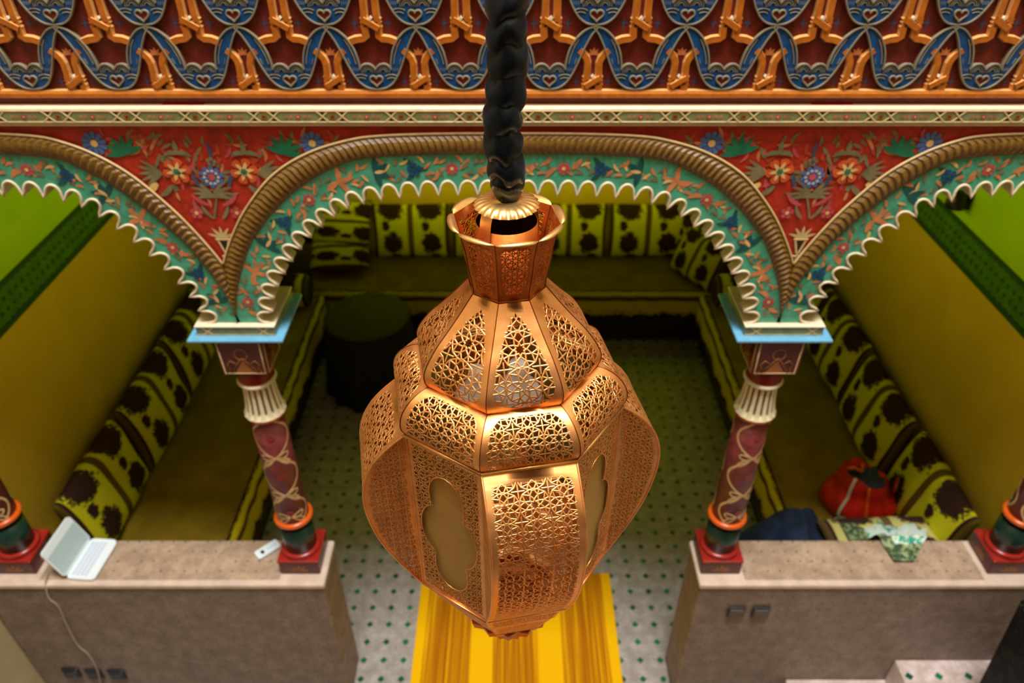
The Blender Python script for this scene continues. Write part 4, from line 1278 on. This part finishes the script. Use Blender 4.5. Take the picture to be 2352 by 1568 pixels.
# loose cushions piled at the two ends of the far bench, and at the far ends of the side benches
small = cushion_mesh(0.52, 0.40, 0.16, 'cushion', None, 16).build('tmp_small'); smd = small.data; bpy.data.objects.remove(small)
smd2 = smd.copy()
for l_ in smd2.uv_layers[0].data: l_.uv = (l_.uv[1], l_.uv[0])
cushion((-1.50, 5.56, SEATZ + 0.07), (math.radians(-62), 0, math.radians(4)), 'printed cushion lying back at the left end of the far bench, lower one', None, smd2)
cushion((-1.50, 5.74, SEATZ + 0.22), (math.radians(-34), 0, math.radians(-5)), 'printed cushion leaning on another at the left end of the far bench', None, smd2)
cushion((1.54, 5.50, SEATZ + 0.01), (math.radians(-24), 0, math.radians(-58)), 'printed cushion tipped inwards at the right end of the far bench, front one', None, smd)
cushion((1.64, 5.80, SEATZ + 0.01), (math.radians(-15), 0, math.radians(-35)), 'printed cushion behind the tipped one at the right end of the far bench', None, smd)
def bolster(x, sg, label):
    m = MB(); L = 0.74; R_ = 0.135; n = 26; rows, uvs = [], []
    for i in range(25):
        q = i / 24.0; e = min(1, min(q, 1 - q) * 9); rr = R_ * (0.75 + 0.25 * math.sqrt(max(0, 1 - (1 - e) ** 2)))
        rows.append([(x - L / 2 + L * q, 5.13 + rr * math.cos(2 * PI * j / n), SEATZ + R_ + 0.006 + rr * math.sin(2 * PI * j / n)) for j in range(n)])
        uvs.append([(q, j / n) for j in range(n)])
    ii = m.grid(rows, 'cushion', True, uvs, closed=True)
    m.face(list(reversed(ii[0])), 'bolster_end'); m.face(ii[-1], 'bolster_end')
    m.build('bolster', None, (x, 5.13, SEATZ), label=label, category='cushion')
bolster(-2.02, -1, 'round printed bolster at the far end of the left bench')
bolster(2.02, 1, 'round printed bolster at the far end of the right bench')

# round table with dark cloth
t = thing('round_table', (-1.13, 4.76, 0), 'round low table under a black cloth, in front of the far bench', 'table')
m = MB(); m.lathe([(0.30, 0.66), (0.325, 0.664), (0.33, 0.672), (0.325, 0.680), (0.02, 0.681)], 'olivecloth', seg=48); m.build('table_top', t)
m = MB(); rows = []
for i in range(15):
    q = i / 14.0; z = 0.668 - q * 0.655
    rows.append([((0.332 + 0.05 * q + 0.022 * q * math.sin(j * 2 * PI / 96 * 13)) * math.cos(2 * PI * j / 96), (0.332 + 0.05 * q + 0.022 * q * math.sin(j * 2 * PI / 96 * 13)) * math.sin(2 * PI * j / 96), z) for j in range(96)])
m.grid(rows, 'blackcloth', True, closed=True); m.build('hanging_cloth', t)

# rug
m = MB(); m.box((-0.565, -1.3, 0.001), (0.615, 2.885, 0.009), 'rug', 0.003, 1)
m.build('runner_rug', None, (0.025, 0.8, 0.0), label='long yellow rug with orange stripes on the tiled floor under the lantern', category='rug')

# ------------------------------------------------------------------ things on the parapets
# laptop
c0 = at_drop(153, 1331, 3.058 * KC); c1 = at_drop(212, 1240, 3.058 * KC)
hx = (c1 - c0); W_ = hx.length; hx.normalize(); fx = Vector((hx.y, -hx.x, 0))      # towards the user (right)
lp = thing('laptop', ((c0.x + c1.x) / 2, (c0.y + c1.y) / 2, PT), 'open white laptop on the left parapet beside the edge column', 'laptop')
LPO = lp.location.copy()
dep = (at_drop(245, 1290, 3.058 * KC) - (c0 + c1) / 2).dot(fx)
m = MB()
def slab(o, ex, ey, nz, w0, w1, d0, d1, th, mat, rad=0.02):
    pts = []
    for (sx, sy) in ((0, 0), (1, 0), (1, 1), (0, 1)):
        cx_, cy2 = (w0 + rad if not sx else w1 - rad), (d0 + rad if not sy else d1 - rad)
        a0 = {(0, 0): PI, (1, 0): 1.5 * PI, (1, 1): 0.0, (0, 1): 0.5 * PI}[(sx, sy)]
        for q in range(6): pts.append((cx_ + rad * math.cos(a0 + PI / 2 * q / 5), cy2 + rad * math.sin(a0 + PI / 2 * q / 5)))
    lo_ = [m.vert(o + ex * p[0] + ey * p[1]) for p in pts]; hi_ = [m.vert(o + ex * p[0] + ey * p[1] + nz * th) for p in pts]
    m.face(lo_[::-1], mat); m.face(hi_, mat)
    for i in range(len(pts)): j = (i + 1) % len(pts); m.face((lo_[i], lo_[j], hi_[j], hi_[i]), mat, True)
Zv = Vector((0, 0, 1)); o0 = Vector((c0.x, c0.y, PT + 0.002))
slab(o0, hx, fx, Zv, 0, W_, 0, dep, 0.016, 'white_plastic', 0.022)
m.build('keyboard_base', lp, LPO)
m = MB(); nk = 13
for r in range(4):
    for q in range(nk):
        a = W_ * (0.08 + 0.84 * q / nk); d_ = dep * (0.14 + 0.15 * r)
        P0 = o0 + hx * a + fx * d_ + Zv * 0.016
        s_ = W_ * 0.84 / nk * 0.78; dd_ = dep * 0.11
        v = [P0, P0 + hx * s_, P0 + hx * s_ + fx * dd_, P0 + fx * dd_]
        m.poly([p + Zv * 0.0015 for p in v], 'key')
        for i in range(4): m.poly([v[i], v[(i + 1) % 4], v[(i + 1) % 4] + Zv * 0.0015, v[i] + Zv * 0.0015], 'key')
m.build('keys', lp, LPO)
# lid: chosen so that its top edge falls where the photo shows it
best = None
for k_ in range(40, 130):
    an = math.radians(k_)
    for hh_ in (0.15, 0.17, 0.19, 0.21, 0.23):
        d = (-fx) * math.cos(an) * hh_ + Zv * math.sin(an) * hh_
        e = 0
        for base_, tgt in ((c0, (92, 1278)), (c1, (163, 1186))):
            p = base_ + d; rel = p - Vector((0, 0, H)); fw = rel.y * CT - rel.z * ST; up = rel.y * ST + rel.z * CT
            e += (1176 + rel.x / fw * F - tgt[0]) ** 2 + (784 - up / fw * F - tgt[1]) ** 2
        if best is None or e < best[0]: best = (e, an, hh_)
an, hh_ = best[1], best[2]
ud = (-fx) * math.cos(an) + Zv * math.sin(an); nd = (fx * math.sin(an) + Zv * math.cos(an))
m = MB(); ol = o0 + Zv * 0.018
slab(ol - nd * 0.010, hx, ud, nd, 0, W_, 0, hh_, 0.010, 'white_plastic', 0.018)
m.build('lid', lp, LPO)
m = MB(); v = [ol + hx * (W_ * 0.0 + 0.006) + ud * 0.012, ol + hx * (W_ - 0.006) + ud * 0.012, ol + hx * (W_ - 0.006) + ud * (hh_ * 0.76), ol + hx * 0.006 + ud * (hh_ * 0.76)]
m.poly([p + nd * 0.0008 for p in v], 'screen'); m.build('screen', lp, LPO)

# remote
r0 = at_drop(590, 1279, 3.055 * KC); r1 = at_drop(640, 1248, 3.055 * KC)
ex = (r1 - r0); L_ = ex.length; ex.normalize(); ey = Vector((-ex.y, ex.x, 0))
rm = thing('remote_control', ((r0.x + r1.x) / 2, (r0.y + r1.y) / 2, PT), 'small white remote control lying on the left parapet by the column base', 'remote control')
m = MB(); o_ = Vector((r0.x, r0.y, PT + 0.001)) - ey * 0.026
slab(o_, ex, ey, Zv, 0, L_, 0, 0.052, 0.016, 'white_plastic', 0.008); m.build('casing', rm, rm.location.copy())
m = MB(); slab(o_ + Zv * 0.016, ex, ey, Zv, L_ * 0.20, L_ * 0.34, 0.013, 0.035, 0.001, 'darkplastic', 0.004); m.build('dark_button', rm, rm.location.copy())
m = MB()
for q in range(4): slab(o_ + Zv * 0.016, ex, ey, Zv, L_ * (0.50 + 0.11 * q), L_ * (0.56 + 0.11 * q), 0.016, 0.032, 0.0008, 'key', 0.003)
m.build('small_buttons', rm, rm.location.copy())

# laptop cable
m = MB(); Q = [(96, 1318), (104, 1340), (112, 1372), (134, 1392), (152, 1432), (178, 1480), (204, 1504), (224, 1540), (234, 1590)]
pts = [at_drop(110, 1318, 3.050 * KC), at_drop(104, 1336, 3.050 * KC)] + [at_y(u, v, PF - 0.016) for u, v in Q[2:]]
m.tube(catmull([tuple(p) for p in pts], 5), 0.0042, 'cable', 6)
m.build('power_cable', None, tuple(pts[0]), label='thin grey cable hanging from the laptop down the left parapet', category='cable')

# sockets
def socket(u, v, label, kind, group):
    p = at_y(u, v, PF)
    t = thing('wall_socket', (p.x, PF, p.z), label, 'wall socket', group)
    m = MB(); m.box((-0.042, -0.012, -0.042), (0.042, 0.002, 0.042), 'darkplastic', 0.004, 2); m.build('surround', t)
    m = MB(); m.box((-0.032, -0.016, -0.034), (0.032, -0.010, 0.024), 'socketface' if kind else 'darkplastic', 0.003, 2); m.build('face_plate', t)
    return t
socket(1690, 1402, 'dark double-framed wall socket on the right parapet, nearer the lantern', 1, 'sockets on the parapets')
socket(1746, 1402, 'dark wall switch plate on the right parapet, farther from the lantern', 1, 'sockets on the parapets')
socket(166, 1542, 'dark wall socket low on the left parapet, nearest the cream wall', 0, 'sockets on the parapets')
socket(218, 1545, 'dark wall socket low on the left parapet, where the grey cable ends', 0, 'sockets on the parapets')
socket(270, 1546, 'dark wall socket low on the left parapet, right of the grey cable', 0, 'sockets on the parapets')
p = at_y(805, 494, BACK - 0.003)
m = MB(); m.box((p.x - 0.05, BACK - 0.014, p.z - 0.06), (p.x + 0.05, BACK - 0.0005, p.z + 0.06), 'darkplastic', 0.004, 2)
m.build('switch_plate', None, (p.x, BACK, p.z), label='small dark switch plate on the far wall beside the dark door', category='switch')
p = at_x(2226, 456, WX)
t = thing('wall_lamp', (WX, p.y, p.z), 'small black wall lamp high on the lime green right wall', 'wall lamp')
m = MB(); m.box((-0.02, -0.04, -0.05), (0.0, 0.04, 0.05), 'darkplastic', 0.004, 2); m.build('back_plate', t)
m = MB(); m.lathe([(0.012, 0.05), (0.045, 0.03), (0.055, -0.03), (0.05, -0.05)], 'darkplastic', (-0.06, 0), 24); m.build('shade', t)

# ------------------------------------------------------------------ things on the right bench
def heap(name, mat, lo, hi, zf, label, cat, n=34, seed=0, und=0.0):
    """cloth thrown over something: a height field with folds, closed by its rim"""
    m = MB(); rows = []
    for i in range(n + 1):
        rw = []
        for j in range(n + 1):
            a, c = i / n, j / n
            x, y = lo[0] + (hi[0] - lo[0]) * a, lo[1] + (hi[1] - lo[1]) * c
            rag = 0.03 * noise.noise(Vector((a * 5 + seed, c * 5, 1)))
            rw.append((x + rag, y + rag * 0.7, zf(a, c)))
        rows.append(rw)
    m.grid(rows, mat, True)
    o = m.build(name, None, ((lo[0] + hi[0]) / 2, (lo[1] + hi[1]) / 2, min(zf(0, 0), zf(1, 1))), label=label, category=cat)
    return o
def zn(a, c):
    x = 1.28 + 0.48 * a
    e = min(1.0, min(a, 1 - a, c, 1 - c) * 5.0)
    f = noise.noise(Vector((a * 4.5, c * 4.5, 3.0))) * 0.045 + noise.noise(Vector((a * 11, c * 3, 7.0))) * 0.02
    base_ = SEATZ + 0.012
    fall = 0.0 if x > 1.58 else -(1.58 - x) * 1.1
    return max(0.25, base_ + 0.20 * (e ** 0.5) * (0.75 + 0.4 * math.sin(a * PI)) + fall * 0.8 + f * e)
heap('jacket', 'navy', (1.28, 2.36), (1.76, 2.88), zn, 'crumpled dark navy jacket thrown over the right bench behind the parapet', 'jacket', seed=2)
# red bag
bg = thing('sports_bag', (2.07, 2.98, SEATZ), 'open red bag with dark clothes inside, on the right bench against the cushions', 'bag')
BO = (2.07, 2.98, SEATZ)
m = MB(); n = 40; rows = []
for i in range(15):
    q = i / 14.0
    rw = []
    for j in range(n):
        a = 2 * PI * j / n
        rx = 0.235 * (1 - 0.30 * q ** 2) * (0.80 + 0.2 * math.sin(PI * min(1, q * 1.6 + 0.1))); ry = 0.17 * (1 - 0.22 * q ** 2) * (0.82 + 0.18 * math.sin(PI * min(1, q * 1.5 + 0.1)))
        w2 = 1 + 0.07 * noise.noise(Vector((math.cos(a) * 2, math.sin(a) * 2, q * 3)))
        tilt = 0.05 * math.cos(a) * -1 * q
        rw.append((2.07 + rx * w2 * math.cos(a) - 0.03 * q, 2.98 + ry * w2 * math.sin(a), SEATZ + 0.008 + 0.275 * q ** 0.9 + tilt + (0.012 * math.sin(a * 5) if q > 0.8 else 0)))
    rows.append(rw)
m.grid(rows, 'bagred', True, closed=True)
rows2 = [[(p[0] * 0.985 + 2.04 * 0.015, p[1] * 0.985 + 2.98 * 0.015, p[2]) for p in rows[-1]], [(2.04 + (p[0] - 2.04) * 0.75, 2.98 + (p[1] - 2.98) * 0.75, p[2] - 0.07) for p in rows[-1]]]
m.grid([rows[-1]] + rows2, 'bagred', True, closed=True)
m.build('body', bg, BO)
m = MB(); rr = [rows[q][24:31] for q in range(2, 14)]
m.tube([Vector(rows[q][25]) + Vector((-0.006, -0.004, 0)) for q in range(1, 15)], 0.010, 'bagwhite', 6); m.build('white_stripe', bg, BO)
m = MB(); m.tube([Vector(rows[q][29]) + Vector((-0.002, -0.006, 0)) for q in range(1, 15)], 0.008, 'bagorange', 6)
m.tube(catmull([(1.91, 3.00, SEATZ + 0.30), (1.95, 2.96, SEATZ + 0.35), (2.01, 2.98, SEATZ + 0.30), (2.04, 3.04, SEATZ + 0.30)], 5), 0.010, 'bagorange', 6); m.build('orange_strap', bg, BO)
m = MB(); m.tube([(2.205 + 0.022 * math.cos(2 * PI * q / 16) , 2.93 + 0.040 * math.cos(2 * PI * q / 16), SEATZ + 0.235 + 0.045 * math.sin(2 * PI * q / 16)) for q in range(16)], 0.008, 'torusred', 6, closed=True); m.build('grab_loop', bg, BO)
def zc(a, c):
    e = min(1.0, min(a, 1 - a, c, 1 - c) * 3.0)
    return SEATZ + 0.20 + 0.055 * e ** 0.5 + 0.03 * noise.noise(Vector((a * 5, c * 5, 8)))
heap('folded_clothes', 'denim', (1.94, 2.90), (2.17, 3.10), zc, 'slate blue clothes showing in the open top of the red bag', 'clothes', 22, 4)
# pillow near the parapet and scarf
pil = cushion_mesh(0.66, 0.34, 0.20, 'cushionpale', None, 18).build('pillow')
pil.location = (2.03, 2.38, SEATZ + 0.15); pil.rotation_euler = (math.radians(-82), 0, math.radians(2))
pil['label'] = 'pale printed pillow lying flat behind the right parapet under the green scarf'; pil['category'] = 'pillow'
m = MB(); n1_, n2_ = 30, 26; g1, g2 = [], []
path = catmull([(2.67, SEATZ + 0.235), (2.58, SEATZ + 0.285), (2.48, SEATZ + 0.305), (2.39, SEATZ + 0.42), (2.345, PT + 0.016), (2.28, PT + 0.012), (2.20, PT + 0.010)], 5)
rows = []
for i, (yy, z) in enumerate(path):
    q = i / (len(path) - 1); c = 2.03 - 0.17 * q; half = 0.16 * (1 - q) ** 0.9 + 0.045
    rows.append([(c + half * (-1 + 2 * j / n2_) + 0.06 * (1 - q) * (-1 + 2 * j / n2_), yy + 0.02 * math.sin(j * 0.7) * (1 - q) + (0.03 * abs(-1 + 2 * j / n2_) * (1 - q)), z + 0.010 * abs(math.sin(j * 0.9 + i * 0.25)) - 0.03 * (1 - q) * abs(-1 + 2 * j / n2_) ** 3) for j in range(n2_ + 1)])
m.grid([r[16:] for r in rows[:len(rows) - 12]], 'white_cloth', True)
m.grid([r[6:17] for r in rows[:len(rows) - 12]], 'scarf', True)
m.grid([r[6:] for r in rows[len(rows) - 13:len(rows) - 6]], 'scarf', True)
m.grid([r[:7] for r in rows[:len(rows) - 6]], 'scarfedge', True)
m.grid(rows[len(rows) - 7:], 'scarfedge', True)
m.build('scarf', None, (2.0, 2.5, PT), label='green and white scarf trailing over the right parapet', category='scarf')

# ------------------------------------------------------------------ stair foot at the right
m = MB(); m.box((1.45, 1.10, 0), (2.49, PF - 0.002, H - 3.80), 'step', 0.006, 2); m.build('stair_step', None, (1.97, 1.62, 0), label='lowest tiled stair step in the bottom right corner', category='step', kind='structure')
m = MB(); m.box((1.97, 1.10, H - 3.801), (2.49, PF - 0.002, H - 3.61), 'step', 0.006, 2); m.build('stair_step', None, (2.23, 1.62, H - 3.801), label='second tiled stair step, against the right parapet', category='step', kind='structure')
nw = thing('newel_post', (2.30, 1.78, H - 3.61), 'black carved wooden stair post in the bottom right corner', 'post')
NO = nw.location.copy()
m = MB()
lo4 = [(2.265, 1.62), (2.46, 1.62), (2.46, 1.90), (2.265, 1.90)]; hi4 = [(2.175, 1.62), (2.40, 1.62), (2.40, 1.90), (2.175, 1.90)]
zl, zh = H - 3.608, H - 2.80
bm = bmesh.new(); vl = [bm.verts.new((p[0], p[1], zl)) for p in lo4]; vh = [bm.verts.new((p[0], p[1], zh)) for p in hi4]
bm.faces.new(vl[::-1]); bm.faces.new(vh)
for i in range(4): bm.faces.new((vl[i], vl[(i + 1) % 4], vh[(i + 1) % 4], vh[i]))
bmesh.ops.bevel(bm, geom=list(bm.edges), offset=0.018, segments=3, affect='EDGES'); m.bmesh(bm, 'newel', False)
m.build('post', nw, NO)
